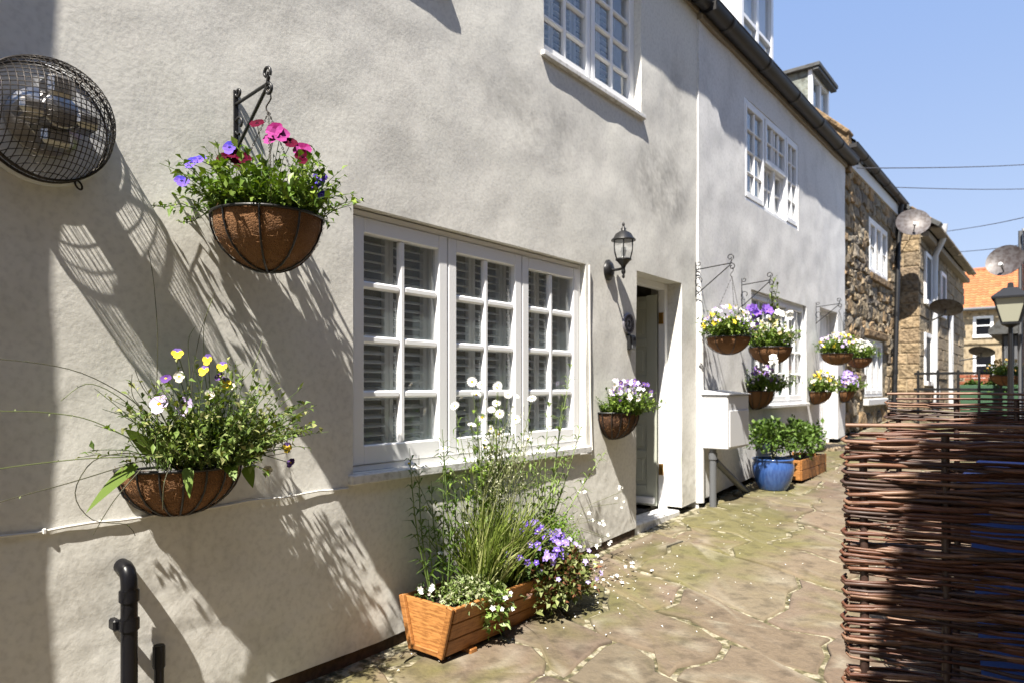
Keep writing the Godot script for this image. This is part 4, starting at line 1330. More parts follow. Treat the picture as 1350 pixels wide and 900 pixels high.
	part(ct, "cable", cb, M.cable, bc)
	for s in [0.78, 1.25, 1.7]:
		var cp := MB.new()
		cp.span(W(0.001, 0.778, s - 0.006), W(0.017, 0.797, s + 0.006), 0.003)
		part(ct, "clip", cp, M.cable, bc)
	var cb2 := MB.new()
	cb2.tube([W(0.03, 0.80, 3.95), W(0.025, 0.795, 4.09), W(0.015, 0.82, 4.125), W(0.01, 0.86, 4.13), W(0.012, 1.2, 4.105), W(0.01, 1.9, 4.10), W(0.01, 2.12, 4.10)], 0.008, 6)
	var bc2 := W(0.01, 0.8, 4.1)
	var ct2 := thing("wall_cable", "white cable running up beside the big window's right edge", "cable", bc2)
	part(ct2, "cable", cb2, M.cable, bc2)
	# lantern by the door
	var b := W(0.0, 2.12, 4.37)
	var ln := thing("wall_lantern", "black six-sided wall lantern on a curved arm left of the door", "wall lamp", b)
	var bk := MB.new()
	bk.lathe(b, Basis(Vector3(0, 0, 1), Vector3(1, 0, 0), Vector3(0, 1.25, 0)), [Vector2(0.062, 0.0), Vector2(0.062, 0.012), Vector2(0.05, 0.02), Vector2(0.046, 0.03), Vector2(0.03, 0.036), Vector2(0.0, 0.04)], 24)
	part(ln, "back_plate", bk, M.black_iron, b)
	var am := MB.new()
	am.tube([b + Vector3(0.03, 0, 0), b + Vector3(0.07, -0.004, 0), b + Vector3(0.11, -0.002, 0), b + Vector3(0.128, 0.01, 0)], 0.010, 8)
	part(ln, "arm", am, M.black_iron, b)
	var lc2 := b + Vector3(0.13, 0, 0)
	var cup := MB.new()
	cup.lathe(lc2, Basis.IDENTITY, [Vector2(0.0, -0.075), Vector2(0.009, -0.068), Vector2(0.011, -0.055), Vector2(0.006, -0.045), Vector2(0.014, -0.035), Vector2(0.016, -0.02), Vector2(0.012, 0.0), Vector2(0.02, 0.02), Vector2(0.045, 0.05), Vector2(0.058, 0.06), Vector2(0.058, 0.07), Vector2(0.0, 0.072)], 18)
	part(ln, "cup", cup, M.black_iron, b)
	var hood := MB.new()
	hood.lathe(lc2, Basis.IDENTITY, [Vector2(0.075, 0.198), Vector2(0.088, 0.200), Vector2(0.09, 0.207), Vector2(0.07, 0.225), Vector2(0.058, 0.25), Vector2(0.03, 0.268), Vector2(0.016, 0.275), Vector2(0.02, 0.288), Vector2(0.012, 0.295), Vector2(0.007, 0.305), Vector2(0.011, 0.318), Vector2(0.005, 0.335), Vector2(0.0, 0.34)], 18)
	hood.lathe(lc2, Basis.IDENTITY, [Vector2(0.0, 0.199), Vector2(0.075, 0.198)], 18)
	part(ln, "hood", hood, M.black_iron, b)
	for k in 6:
		var a0 := TAU * k / 6.0; var a1 := TAU * (k + 1) / 6.0
		var f := func(an: float, r: float, y: float) -> Vector3: return lc2 + Vector3(r * cos(an), y, r * sin(an))
		var rb := MB.new()
		rb.tube([f.call(a0, 0.056, 0.068), f.call(a0, 0.072, 0.12), f.call(a0, 0.076, 0.16), f.call(a0, 0.074, 0.2)], 0.0045, 6)
		part(ln, "rib", rb, M.black_iron, b)
		var pn := MB.new()
		pn.quad(f.call(a0, 0.054, 0.07), f.call(a1, 0.054, 0.07), f.call(a1, 0.070, 0.12), f.call(a0, 0.070, 0.12))
		pn.quad(f.call(a0, 0.070, 0.12), f.call(a1, 0.070, 0.12), f.call(a1, 0.072, 0.199), f.call(a0, 0.072, 0.199))
		part(ln, "pane", pn, M.lantern_glass, b)
	var bu := MB.new()
	bu.lathe(lc2, Basis.IDENTITY, [Vector2(0.014, 0.072), Vector2(0.014, 0.1), Vector2(0.02, 0.115), Vector2(0.022, 0.13), Vector2(0.016, 0.15), Vector2(0.0, 0.158)], 14)
	part(ln, "bulb", bu, M.bulb, b)
	# round number plaque
	var pc := W(0.0, 1.745, 4.665)
	var pq := thing("house_plaque", "small round pewter plaque with number 2 beside the door", "plaque", pc)
	var dk := MB.new()
	dk.lathe(pc, AX, [Vector2(0.082, 0.0), Vector2(0.082, 0.012), Vector2(0.076, 0.017), Vector2(0.071, 0.012), Vector2(0.0, 0.012)], 36)
	part(pq, "disc", dk, M.pewter, pc)
	var lt := MB.new()
	for k in 22:
		var an2 := TAU * k / 22.0
		if k == 11: continue
		var d2 := Vector3(0, sin(an2), -cos(an2))
		var sd := d2.cross(Vector3.RIGHT)
		lt.box(pc + d2 * 0.057 + Vector3(0.0135, 0, 0), Vector3(0.004, 0.018, 0.0035 if k % 3 else 0.008), 0.0, Basis(Vector3.RIGHT, d2, Vector3.RIGHT.cross(d2)))
	var pr := []
	for k in 37: pr.append(pc + Vector3(0.0135, 0.043 * sin(TAU * k / 36), 0.043 * cos(TAU * k / 36)))
	lt.tube(pr, 0.002, 4, false)
	part(pq, "rim_lettering", lt, M.plaque_ink, pc)
	var tm := TextMesh.new()
	tm.text = "2"
	var sf := SystemFont.new()
	sf.font_names = PackedStringArray(["Droid Serif"])
	tm.font = sf; tm.font_size = 40; tm.pixel_size = 0.0017; tm.depth = 0.006
	inst(pq, "number", tm, M.plaque_ink, Transform3D(Basis(Vector3.UP, PI / 2), Vector3(0.014, 0, 0)))
	# key safe
	var kc := W(0.0, 1.545, 4.685)
	var ks := thing("key_safe", "dark grey key safe box under the round plaque", "key safe", kc)
	var kb := MB.new()
	kb.span(kc + Vector3(0.0, 0, -0.04), kc + Vector3(0.038, 0.115, 0.04), 0.008)
	part(ks, "body", kb, M.black_iron, kc)
	var kf := MB.new()
	kf.span(kc + Vector3(0.0385, 0.01, -0.03), kc + Vector3(0.047, 0.105, 0.03), 0.006)
	part(ks, "cover", kf, M.grey_pipe, kc)
	var kd := MB.new()
	kd.span(kc + Vector3(0.0472, 0.07, -0.02), kc + Vector3(0.050, 0.095, 0.012), 0.001)
	part(ks, "dial", kd, M.plaque_ink, kc)
	# meter box on the white house
	var mb0 := W(0.03, 0.70, 6.22)
	var mt := thing("meter_box", "white painted meter box fixed to the white house beside its corner", "meter box", mb0)
	var bx := MB.new()
	bx.span(W(0.032, 0.70, 5.965), W(0.285, 1.19, 6.49), 0.008)
	part(mt, "case", bx, M.pvc, mb0)
	var lid := MB.new()
	lid.quad(W(0.032, 1.235, 5.95), W(0.30, 1.20, 5.95), W(0.30, 1.20, 6.505), W(0.032, 1.235, 6.505))
	lid.quad(W(0.032, 1.192, 5.95), W(0.30, 1.192, 5.95), W(0.30, 1.20, 5.95), W(0.032, 1.235, 5.95))
	lid.quad(W(0.30, 1.192, 5.95), W(0.30, 1.192, 6.505), W(0.30, 1.20, 6.505), W(0.30, 1.20, 5.95))
	part(mt, "lid", lid, M.pvc, mb0)
	var md := MB.new()
	md.span(W(0.286, 0.72, 5.99), W(0.297, 1.05, 6.46), 0.004)
	part(mt, "door", md, M.pvc, mb0)
	var mp := W(0.12, 0.15, 6.03)
	var g1 := thing("drain_pipe", "grey upright pipe under the white meter box", "pipe", mp, "grey pipes under the meter box")
	var gp := MB.new()
	gp.tube([mp, W(0.12, 0.699, 6.03)], 0.032, 10)
	part(g1, "pipe", gp, M.grey_pipe, mp)
	var gc := MB.new()
	gc.tube([W(0.12, 0.6, 6.03), W(0.12, 0.66, 6.03)], 0.04, 10)
	part(g1, "pipe_collar", gc, M.grey_pipe, mp)
	var mp2 := W(0.16, 0.24, 6.72)
	var g2 := thing("drain_pipe", "grey pipe slanting down to the paving from the meter box", "pipe", mp2, "grey pipes under the meter box")
	var gp2 := MB.new()
	gp2.tube([W(0.13, 0.58, 6.07), W(0.16, 0.22, 6.75)], 0.03, 10)
	part(g2, "pipe", gp2, M.grey_pipe, mp2)

# ------------------------------------------------------------------ flowers and baskets
func flower(mb: MB, p: Vector3, nrm: Vector3, size: float, petals: int, w: float, colr: Color, ctr: Color, cup := 0.2) -> void:
	var u := nrm.cross(Vector3.UP)
	if u.length() < 0.05: u = nrm.cross(Vector3.RIGHT)
	u = u.normalized()
	var q := u.cross(nrm).normalized()
	var a0 := rnd(0, TAU)
	for k in petals:
		var an := a0 + TAU * k / petals
		var d := (u * cos(an) + q * sin(an) + nrm * cup).normalized()
		mb.col = colr * rnd(0.85, 1.12)
		mb.leaf(p + d * size * 0.05, d, nrm, size * 0.5, size * w, 0.15)
	mb.col = ctr
	mb.lathe(p + nrm * size * 0.02, Basis(u, nrm, u.cross(nrm)), [Vector2(size * 0.13, 0.0), Vector2(size * 0.1, size * 0.06), Vector2(0.0, size * 0.09)], 7)

func pansy(size: float, a: Color, b: Color, ctr: Color) -> MB:
	# faces +z; upper petals a, lower petals b
	var mb := MB.new()
	var petals := [[1.95, 0.54, 0.5, a, -0.004], [1.19, 0.54, 0.5, a, -0.004], [3.05, 0.5, 0.48, b, 0.0], [0.09, 0.5, 0.48, b, 0.0], [-1.57, 0.55, 0.62, b, 0.002]]
	for p in petals:
		mb.col = p[3] * rnd(0.9, 1.1)
		var d := Vector3(cos(p[0]), sin(p[0]), 0.0)
		var s := Vector3(-d.y, d.x, 0)
		var o := Vector3(0, 0, p[4])
		var l: float = size * p[1]; var w: float = size * p[2]
		var ring := [o, o + d * l * 0.35 - s * w * 0.5, o + d * l * 0.8 - s * w * 0.45 + Vector3(0, 0, size * 0.06), o + d * l + Vector3(0, 0, size * rnd(-0.02, 0.1)), o + d * l * 0.8 + s * w * 0.45 + Vector3(0, 0, size * 0.06), o + d * l * 0.35 + s * w * 0.5]
		var c := o + d * l * 0.5 + Vector3(0, 0, -size * 0.03)
		for k in 6: mb.tri(c, ring[k], ring[(k + 1) % 6])
	mb.col = ctr
	mb.lathe(Vector3(0, 0, 0.001), Basis(Vector3(1, 0, 0), Vector3(0, 0, 1), Vector3(0, -1, 0)), [Vector2(size * 0.12, 0.0), Vector2(0.0, size * 0.05)], 6)
	return mb

func face(p: Vector3, dir: Vector3) -> Transform3D:
	var z := dir.normalized()
	var x := Vector3.UP.cross(z)
	if x.length() < 0.05: x = Vector3.RIGHT
	x = x.normalized()
	return Transform3D(Basis(x, z.cross(x), z), p)

func basket(label: String, c: Vector3, r: float, deep: float, half: bool, ribs: int, liner: Material, hang = null, fine := true) -> Node3D:
	var base := c - Vector3(0, deep, 0)
	var t := thing("wall_basket" if half else "hanging_basket", label, "basket", base, "flower baskets along the terrace")
	var lo := -PI / 2 if half else 0.0
	var hi := PI / 2 if half else TAU
	var prof := []
	var inner := []
	for k in 9:
		var a := PI / 2 * k / 8.0
		prof.append(Vector2(r * 0.97 * sin(a), -deep * 0.98 * cos(a)))
		inner.append(Vector2(r * 0.9 * cos(a), -deep * 0.9 * sin(a) + 0.004))
	var li := MB.new()
	li.lathe(c, Basis.IDENTITY, prof, 40 if fine else 20, lo, hi, 0.025, c.z)
	li.lathe(c, Basis.IDENTITY, inner.slice(0, 2), 24, lo, hi)
	part(t, "coir_liner", li, liner, base)
	var so := MB.new()
	so.lathe(c - Vector3(0, 0.03, 0), Basis.IDENTITY, [Vector2(r * 0.92, 0.0), Vector2(0.0, 0.015)], 20, lo, hi)
	part(t, "compost", so, M.soil, base)
	if fine:
		var fb := MB.new()
		for k in 420:
			var an := rnd(lo, hi); var a2 := rnd(0.35, 1.55)
			var d := Vector3(cos(an) * sin(a2), 0, sin(an) * sin(a2))
			var p := c + Vector3(d.x * r * 0.97, -deep * 0.98 * cos(a2), d.z * r * 0.97)
			var nn := Vector3(d.x, -cos(a2), d.z).normalized()
			var tg := nn.cross(rdir()).normalized()
			var l := rnd(0.012, 0.035)
			fb.col = Color(0.27, 0.13, 0.05) * rnd(0.5, 1.3)
			fb.tube([p, p + tg * l * 0.5 + nn * rnd(0.002, 0.008), p + tg * l + nn * rnd(-0.002, 0.01)], 0.0006, 3, false)
		part(t, "coir_fibres", fb, M.stem, base).set_meta("kind", "stuff")
	var rim := MB.new()
	var pts := []
	for k in 41:
		var an2 := lerpf(lo, hi, k / 40.0)
		pts.append(c + Vector3(cos(an2) * r, 0.0, sin(an2) * r))
	rim.tube(pts, 0.006 if fine else 0.005, 6, half)
	if half: rim.tube([c + Vector3(0.004, 0, -r), c + Vector3(0.004, 0, r)], 0.005, 6)
	part(t, "rim", rim, M.black_iron, base)
	for k in ribs:
		var an3 := lo + (hi - lo) * (k + (0.5 if half else 0.0)) / ribs
		var rb := []
		for m in 8:
			var a3 := PI / 2 * (1.0 - m / 7.0)
			rb.append(c + Vector3(cos(an3) * r * 1.01 * sin(a3), -deep * 1.01 * cos(a3), sin(an3) * r * 1.01 * sin(a3)))
		var rm := MB.new()
		rm.tube(rb, 0.004 if fine else 0.003, 5)
		part(t, "rib", rm, M.black_iron, base)
	if half:
		var bt := []
		for m in 13:
			var a4 := PI * m / 12.0
			bt.append(c + Vector3(0.004, -deep * 1.01 * sin(a4), r * cos(a4)))
		var bb := MB.new()
		bb.tube(bt, 0.005, 5)
		part(t, "back_wire", bb, M.black_iron, base)
	if hang != null:
		for k in 3:
			var an4 := 0.5 + TAU * k / 3.0
			var e := c + Vector3(cos(an4) * r, 0.0, sin(an4) * r)
			var cm := MB.new()
			var top: Vector3 = hang - Vector3(0, 0.07, 0)
			var nl := int(top.distance_to(e) / 0.016)
			for m in nl:
				var p0 := top.lerp(e, float(m) / nl); var p1 := top.lerp(e, (m + 0.8) / nl)
				var dd := (p1 - p0).normalized()
				var sd := dd.cross(Vector3.UP if m % 2 else Vector3(0.7, 0, 0.7)).normalized() * 0.004
				cm.tube([p0, (p0 + p1) * 0.5 + sd, p1], 0.0014, 4, false); cm.tube([p0, (p0 + p1) * 0.5 - sd, p1], 0.0014, 4, false)
			part(t, "chain", cm, M.wire_steel, base)
		var hk := MB.new()
		var hp := []
		for m in 9: hp.append(hang + Vector3(0.012 * sin(m * 0.75), 0.012 - m * 0.0105, 0.004 * cos(m)))
		hk.tube(hp, 0.003, 5)
		part(t, "hook", hk, M.wire_steel, base)
	return t

const GREENS := [Color(0.15, 0.225, 0.035), Color(0.11, 0.18, 0.03), Color(0.2, 0.265, 0.055), Color(0.085, 0.145, 0.028)]

func sprigs(lf: MB, c: Vector3, r: float, n: int, len0: float, len1: float, size: float, cols: Array, half: bool) -> void:
	# leafy stems rising and arching from the basket
	for k in n:
		var an := rnd(-PI / 2, PI / 2) if half else rnd(0, TAU)
		var rr := r * sqrt(R.randf()) * 0.9
		var o := c + Vector3(cos(an) * rr, -0.01, sin(an) * rr)
		if half: o.x = max(o.x, c.x + 0.02)
		var outw := Vector3(cos(an), 0, sin(an)) * (rr / r)
		var d := (Vector3.UP * rnd(0.6, 1.1) + outw * rnd(0.2, 0.9) + rdir() * 0.25).normalized()
		var l := rnd(len0, len1)
		var pts := [o]
		var seg := 5
		for m in seg:
			d = (d + Vector3(0, -0.16, 0) * (rr / r) + rdir() * 0.14 + outw * 0.05).normalized()
			pts.append(pts[-1] + d * l / seg)
		lf.col = cols[1] * 0.9
		lf.tube(pts, [0.0022, 0.002, 0.0018, 0.0016, 0.0012, 0.0008], 4, false)
		for m in range(1, pts.size()):
			for q in 3:
				var dd := (rdir() + d * 0.5 + Vector3(0, 0.25, 0)).normalized()
				lf.col = cols[R.randi() % cols.size()] * rnd(0.75, 1.25)
				var ls := size * rnd(0.55, 1.2)
				lf.leaf(pts[m].lerp(pts[m - 1], R.randf()), dd, (Vector3.UP + rdir() * 0.6).normalized(), ls, ls * rnd(0.4, 0.62), rnd(0.0, 0.5))

func fl_stem(mb: MB, a: Vector3, b: Vector3) -> void:
	mb.col = Color(0.06, 0.1, 0.02)
	mb.tube([a, (a + b) * 0.5 + Vector3(0, 0.02, 0) + rdir() * 0.012, b], 0.0016, 4, false)

const CAMDIR := Vector3(0.75, 0.35, 0.75)

func build_baskets() -> void:
	var hk := hook_bracket("thick black scrolled bracket above the near hanging basket", W(0.0, 2.20, 1.45), 0.245, 0.26, 0.011)
	# --- near hanging basket
	var c := W(0.242, 1.905, 1.45)
	var t := basket("near round hanging basket of magenta and blue pansies beside the flue guard", c, 0.205, 0.205, false, 9, M.coir, hk)
	var base: Vector3 = t.position
	var lf := MB.new()
	sprigs(lf, c, 0.2, 190, 0.1, 0.27, 0.038, GREENS, false)
	foliage(lf, c + Vector3(0, 0.03, 0), Vector3(0.215, 0.12, 0.215), 700, 0.036, GREENS, -0.1)
	# trailing stems on the left
	for q in [[W(0.06, 1.92, 1.30), W(0.03, 1.95, 1.22), W(0.04, 1.92, 1.15), W(0.05, 1.915, 1.1)], [W(0.08, 1.95, 1.33), W(0.05, 2.0, 1.27), W(0.05, 2.01, 1.22)], [W(0.1, 1.93, 1.3), W(0.07, 1.88, 1.24), W(0.06, 1.87, 1.2)]]:
		lf.col = Color(0.07, 0.1, 0.02)
		lf.tube(q, 0.0018, 4, false)
		for k in 16:
			var p: Vector3 = q[R.randi() % (q.size() - 1)]
			var e: Vector3 = q[q.size() - 1]
			lf.col = GREENS[R.randi() % 4] * rnd(0.8, 1.3)
			lf.leaf(p.lerp(e, R.randf()), (rdir() + Vector3(0, 0.3, 0)).normalized(), Vector3.UP, rnd(0.015, 0.03), rnd(0.01, 0.016), 0.3)
	part(t, "foliage", lf, M.leaf, base)
	var mag := Color(0.2, 0.016, 0.1); var pink := Color(0.30, 0.05, 0.2); var wine := Color(0.06, 0.004, 0.014); var blue := Color(0.07, 0.055, 0.42); var vio := Color(0.16, 0.1, 0.5)
	var yel := Color(0.8, 0.5, 0.03); var wht := Color(0.75, 0.73, 0.72)
	var kinds := {"m": [pansy(0.075, mag, pink, Color(0.1, 0.01, 0.04)), 0], "w": [pansy(0.06, wine, wine * 1.5, Color(0.02, 0.005, 0.01)), 0], "b": [pansy(0.056, blue, vio, Color(0.03, 0.02, 0.1)), 0], "l": [pansy(0.068, Color(0.52, 0.42, 0.68), Color(0.58, 0.48, 0.72), yel * 0.5), 0], "y": [pansy(0.042, Color(0.2, 0.13, 0.42), Color(0.8, 0.58, 0.06), yel), 0], "k": [pansy(0.04, wht, Color(0.78, 0.74, 0.6), yel), 0], "d": [pansy(0.04, Color(0.07, 0.03, 0.14), Color(0.12, 0.06, 0.22), yel), 0]}
	var mesh := {}
	for k in kinds: mesh[k] = kinds[k][0].mesh()
	var st := MB.new()
	for q in [["w", 0.214, 2.232, 1.434], ["m", 0.266, 2.206, 1.476], ["m", 0.257, 2.177, 1.469], ["m", 0.285, 2.192, 1.487], ["w", 0.311, 2.160, 1.513], ["m", 0.347, 2.13, 1.542], ["w", 0.365, 2.10, 1.53], ["w", 0.143, 2.119, 1.377], ["w", 0.162, 2.09, 1.392], ["w", 0.116, 2.10, 1.356], ["b", 0.134, 2.142, 1.37], ["w", 0.18, 2.10, 1.40], ["b", 0.06, 2.093, 1.292], ["b", 0.05, 2.075, 1.265], ["b", 0.04, 2.002, 1.235], ["b", 0.388, 2.002, 1.575], ["b", 0.406, 1.964, 1.589], ["b", 0.4, 2.031, 1.584]]:
		var p := W(q[1], q[2], q[3]) + CAMDIR * 0.05
		inst(t, "flower", mesh[q[0]], M.petal, face(p - base, CAMDIR + rdir() * 0.4))
		fl_stem(st, p - CAMDIR * 0.006, c.lerp(p, 0.35))
	part(t, "flower_stems", st, M.stem, base).set_meta("kind", "stuff")
	# --- near half basket
	c = W(0.008, 0.965, 1.215)
	t = basket("near half-round wall basket with long wispy grass above the black pipes", c, 0.222, 0.185, true, 9, M.coir)
	base = t.position
	lf = MB.new()
	var cc := W(0.1, 0.98, 1.27)
	sprigs(lf, cc, 0.17, 230, 0.14, 0.40, 0.03, [Color(0.14, 0.2, 0.045), Color(0.1, 0.155, 0.04), Color(0.19, 0.24, 0.08), Color(0.24, 0.25, 0.1)], true)
	foliage(lf, W(0.11, 1.03, 1.26), Vector3(0.12, 0.14, 0.2), 520, 0.036, GREENS, -0.1)
	part(t, "foliage", lf, M.leaf, base)
	var gr := MB.new()
	for q in [[W(0.16, 1.0, 1.16), W(0.16, 1.086, 1.113), W(0.16, 1.235, 0.97), W(0.16, 1.315, 0.812), W(0.16, 1.341, 0.623), W(0.16, 1.34, 0.5)], [W(0.16, 0.98, 1.1), W(0.16, 1.052, 1.031), W(0.16, 1.149, 0.867), W(0.16, 1.183, 0.74), W(0.16, 1.19, 0.623), W(0.16, 1.19, 0.5)], [W(0.14, 0.98, 1.1), W(0.14, 1.18, 1.085), W(0.14, 1.446, 1.08), W(0.14, 1.631, 1.073), W(0.14, 1.734, 1.055)], [W(0.12, 1.0, 1.2), W(0.12, 1.316, 1.221), W(0.12, 1.457, 1.241), W(0.12, 1.618, 1.302)], [W(0.12, 1.0, 1.2), W(0.12, 1.288, 1.207), W(0.12, 1.426, 1.199), W(0.12, 1.484, 1.224)], [W(0.12, 1.0, 1.22), W(0.12, 1.345, 1.259), W(0.12, 1.486, 1.264), W(0.12, 1.588, 1.291)], [W(0.18, 1.026, 1.048), W(0.18, 1.032, 0.816), W(0.18, 1.022, 0.618), W(0.18, 1.0, 0.5)], [W(0.18, 1.015, 1.023), W(0.18, 0.962, 0.795), W(0.18, 0.919, 0.618), W(0.18, 0.89, 0.5)], [W(0.18, 1.026, 1.048), W(0.18, 1.04, 0.95), W(0.18, 1.016, 0.86), W(0.18, 0.925, 0.81), W(0.18, 0.833, 0.86), W(0.18, 0.805, 0.962), W(0.17, 0.76, 1.0)], [W(0.2, 1.05, 1.25), W(0.2, 1.091, 1.31), W(0.2, 0.997, 1.433), W(0.2, 1.001, 1.582)], [W(0.2, 1.05, 1.2), W(0.2, 1.177, 1.252), W(0.2, 1.318, 1.401), W(0.2, 1.436, 1.449)], [W(0.2, 0.98, 1.002), W(0.2, 0.889, 0.92), W(0.2, 0.789, 0.853)], [W(0.2, 0.99, 1.1), W(0.22, 0.93, 1.07), W(0.23, 0.84, 1.06)], [W(0.15, 1.0, 1.1), W(0.15, 1.1, 1.05), W(0.15, 1.21, 0.98), W(0.15, 1.27, 0.86), W(0.16, 1.22, 0.78)], [W(0.15, 1.0, 1.12), W(0.16, 1.13, 1.08), W(0.16, 1.22, 1.0), W(0.16, 1.3, 0.99)], [W(0.14, 1.0, 1.15), W(0.14, 1.15, 1.11), W(0.14, 1.26, 1.03), W(0.15, 1.32, 1.0)]]:
		# round off the drawn stem with a spline
		var cv := Curve3D.new()
		for k in q.size():
			var tg2: Vector3 = (q[min(k + 1, q.size() - 1)] - q[max(k - 1, 0)]) * 0.18
			cv.add_point(q[k] + rdir() * 0.004, -tg2, tg2)
		var pts := []
		for k in 22: pts.append(cv.sample_baked(cv.get_baked_length() * k / 21.0, true))
		var rr := []
		for k in 22: rr.append(lerpf(0.0021, 0.0011, k / 21.0))
		gr.col = Color(0.05, 0.05, 0.022) if R.randf() < 0.5 else Color(0.1, 0.13, 0.035)
		gr.tube(pts, rr, 5, false)
		for k in 3:
			gr.col = Color(0.12, 0.15, 0.04)
			gr.leaf(pts[8 + R.randi() % 13], rdir(), Vector3.UP, rnd(0.006, 0.014), 0.004, 0.2)
	for k in 46:
		var o := W(rnd(0.08, 0.2), 0.97, rnd(1.06, 1.2))
		var d := Vector3(rnd(-0.1, 0.35), rnd(0.6, 1.3), rnd(-0.2, 0.7)).normalized()
		var l := rnd(0.12, 0.27)
		gr.col = Color(0.1, 0.16, 0.03) * rnd(0.6, 1.2)
		gr.blade([o, o + d * l * 0.4, o + d * l * 0.75 - Vector3(0, 0.01, 0), o + d * l - Vector3(0, 0.04, 0)], 0.005, d.cross(Vector3(0.5, 0.1, 0.8)).normalized())
	part(t, "grass_stems", gr, M.stem, base).set_meta("kind", "stuff")
	for q in [[W(0.17, 1.0, 1.0), Vector3(0.1, -0.45, 0.75), 0.19, 0.045], [W(0.16, 1.03, 1.06), Vector3(0.0, 0.75, 0.55), 0.16, 0.055], [W(0.18, 1.02, 1.1), Vector3(0.2, 0.7, 0.25), 0.13, 0.05], [W(0.24, 0.98, 1.14), Vector3(0.35, -0.7, 0.1), 0.09, 0.04], [W(0.23, 0.98, 1.3), Vector3(0.45, -0.25, 0.1), 0.08, 0.055], [W(0.21, 0.96, 1.38), Vector3(0.3, -0.7, -0.1), 0.07, 0.05]]:
		var bl := MB.new()
		bl.col = Color(0.14, 0.21, 0.04)
		var dn: Vector3 = q[1].normalized()
		var sdv: Vector3 = dn.cross(Vector3(0.8, 0.3, 0.5)).normalized()
		var pl := []
		for k in 8:
			var f := k / 7.0
			pl.append(q[0] + dn * q[2] * f - Vector3(0, 0.06 * f * f, 0) * q[2] * 4.0)
		bl.blade(pl, q[3], sdv)
		part(t, "large_leaf", bl, M.leaf, base)
	var st2 := MB.new()
	for q in [["l", 1.191, 1.092], ["l", 1.184, 1.18], ["d", 1.279, 1.115], ["k", 1.287, 1.161], ["y", 1.35, 1.264], ["y", 1.31, 1.25], ["y", 1.326, 1.32], ["y", 1.266, 1.332], ["k", 1.254, 1.35], ["y", 1.368, 1.155], ["k", 1.123, 1.387], ["k", 1.175, 1.302], ["y", 1.007, 1.594], ["d", 0.944, 1.609], ["k", 0.923, 1.506], ["k", 0.986, 1.463], ["d", 1.288, 1.31], ["k", 1.22, 1.27]]:
		var p2 := W(0.16, q[1], q[2]) + CAMDIR * 0.03
		inst(t, "flower", mesh[q[0]], M.petal, face(p2 - base, CAMDIR + rdir() * 0.45))
		fl_stem(st2, p2 - CAMDIR * 0.006, W(0.12, 1.0, 1.27).lerp(p2, 0.3))
	part(t, "flower_stems", st2, M.stem, base).set_meta("kind", "stuff")
	# --- basket by the door
	c = W(0.006, 1.075, 4.42)
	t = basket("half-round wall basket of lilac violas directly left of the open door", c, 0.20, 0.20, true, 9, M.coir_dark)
	base = t.position
	lf = MB.new()
	sprigs(lf, W(0.09, 1.07, 4.42), 0.15, 150, 0.1, 0.24, 0.03, GREENS, false)
	foliage(lf, W(0.11, 1.12, 4.42), Vector3(0.13, 0.1, 0.2), 420, 0.03, GREENS, -0.2)
	part(t, "foliage", lf, M.leaf, base)
	var fm := MB.new()
	for k in 70:
		var p3 := W(rnd(0.05, 0.25), rnd(1.17, 1.31), rnd(4.22, 4.64))
		var cl: Color = [Color(0.66, 0.64, 0.74), Color(0.5, 0.44, 0.68), Color(0.7, 0.68, 0.7), Color(0.12, 0.06, 0.25)][R.randi() % 4]
		if p3.z < -4.5 and R.randf() < 0.6: cl = Color(0.2, 0.12, 0.4)
		flower(fm, p3, (CAMDIR + rdir() * 0.7).normalized(), rnd(0.028, 0.042), 5, 0.4, cl, Color(0.5, 0.35, 0.1))
	part(t, "flowers", fm, M.petal, base).set_meta("kind", "stuff")
	# --- further baskets
	var h4 := hook_bracket("thin black scrolled bracket at the corner of the white house", W(0.0, 2.08, 5.92), 0.34, 0.32, 0.008)
	var h5 := hook_bracket("thin black scrolled bracket above the white house's lower window", W(0.03, 2.07, 6.99), 0.30, 0.31, 0.008)
	var h7 := hook_bracket("thin black scrolled bracket beside the white house's door, nearer of two", W(0.03, 2.10, 9.74), 0.30, 0.30, 0.008)
	var h8 := hook_bracket("thin black scrolled bracket past the white house's door, further of two", W(0.03, 2.10, 11.25), 0.24, 0.30, 0.008)
	var A := [Color(0.78, 0.78, 0.74), Color(0.8, 0.62, 0.06), Color(0.55, 0.45, 0.75)]
	var P := [Color(0.27, 0.14, 0.58), Color(0.36, 0.22, 0.66), Color(0.7, 0.68, 0.75)]
	far_basket("round hanging basket of yellow pansies at the white house's corner", W(0.30, 1.70, 5.94), 0.195, 0.15, false, h4, A, 0.0)
	var b5 := far_basket("round hanging basket with a big purple petunia in front of the lower window", W(0.33, 1.655, 6.98), 0.21, 0.17, false, h5, [Color(0.78, 0.78, 0.76), Color(0.6, 0.55, 0.3)], 0.0)
	far_basket("half-round wall basket of violet bellflowers behind the meter box", W(0.035, 1.22, 7.35), 0.21, 0.2, true, null, P, 0.0)
	far_basket("round hanging basket of white flowers, left of the pair by the far door", W(0.30, 1.70, 9.72), 0.20, 0.15, false, h7, A, 0.0)
	far_basket("round hanging basket of white daisies, right of the pair by the far door", W(0.25, 1.69, 11.22), 0.18, 0.15, false, h8, [Color(0.78, 0.78, 0.76), Color(0.7, 0.7, 0.65)], 0.0)
	far_basket("half-round wall basket of yellow marigolds between window and far door", W(0.036, 1.2, 9.62), 0.22, 0.17, true, null, [Color(0.8, 0.55, 0.05), Color(0.7, 0.7, 0.6)], 0.0)
	far_basket("half-round wall basket of lilac petunias past the far door", W(0.036, 1.2, 11.13), 0.17, 0.17, true, null, [Color(0.36, 0.26, 0.66), Color(0.46, 0.36, 0.7)], 0.06)
	# big purple heads and climbing shoot of the petunia basket
	var pb: Vector3 = b5.position
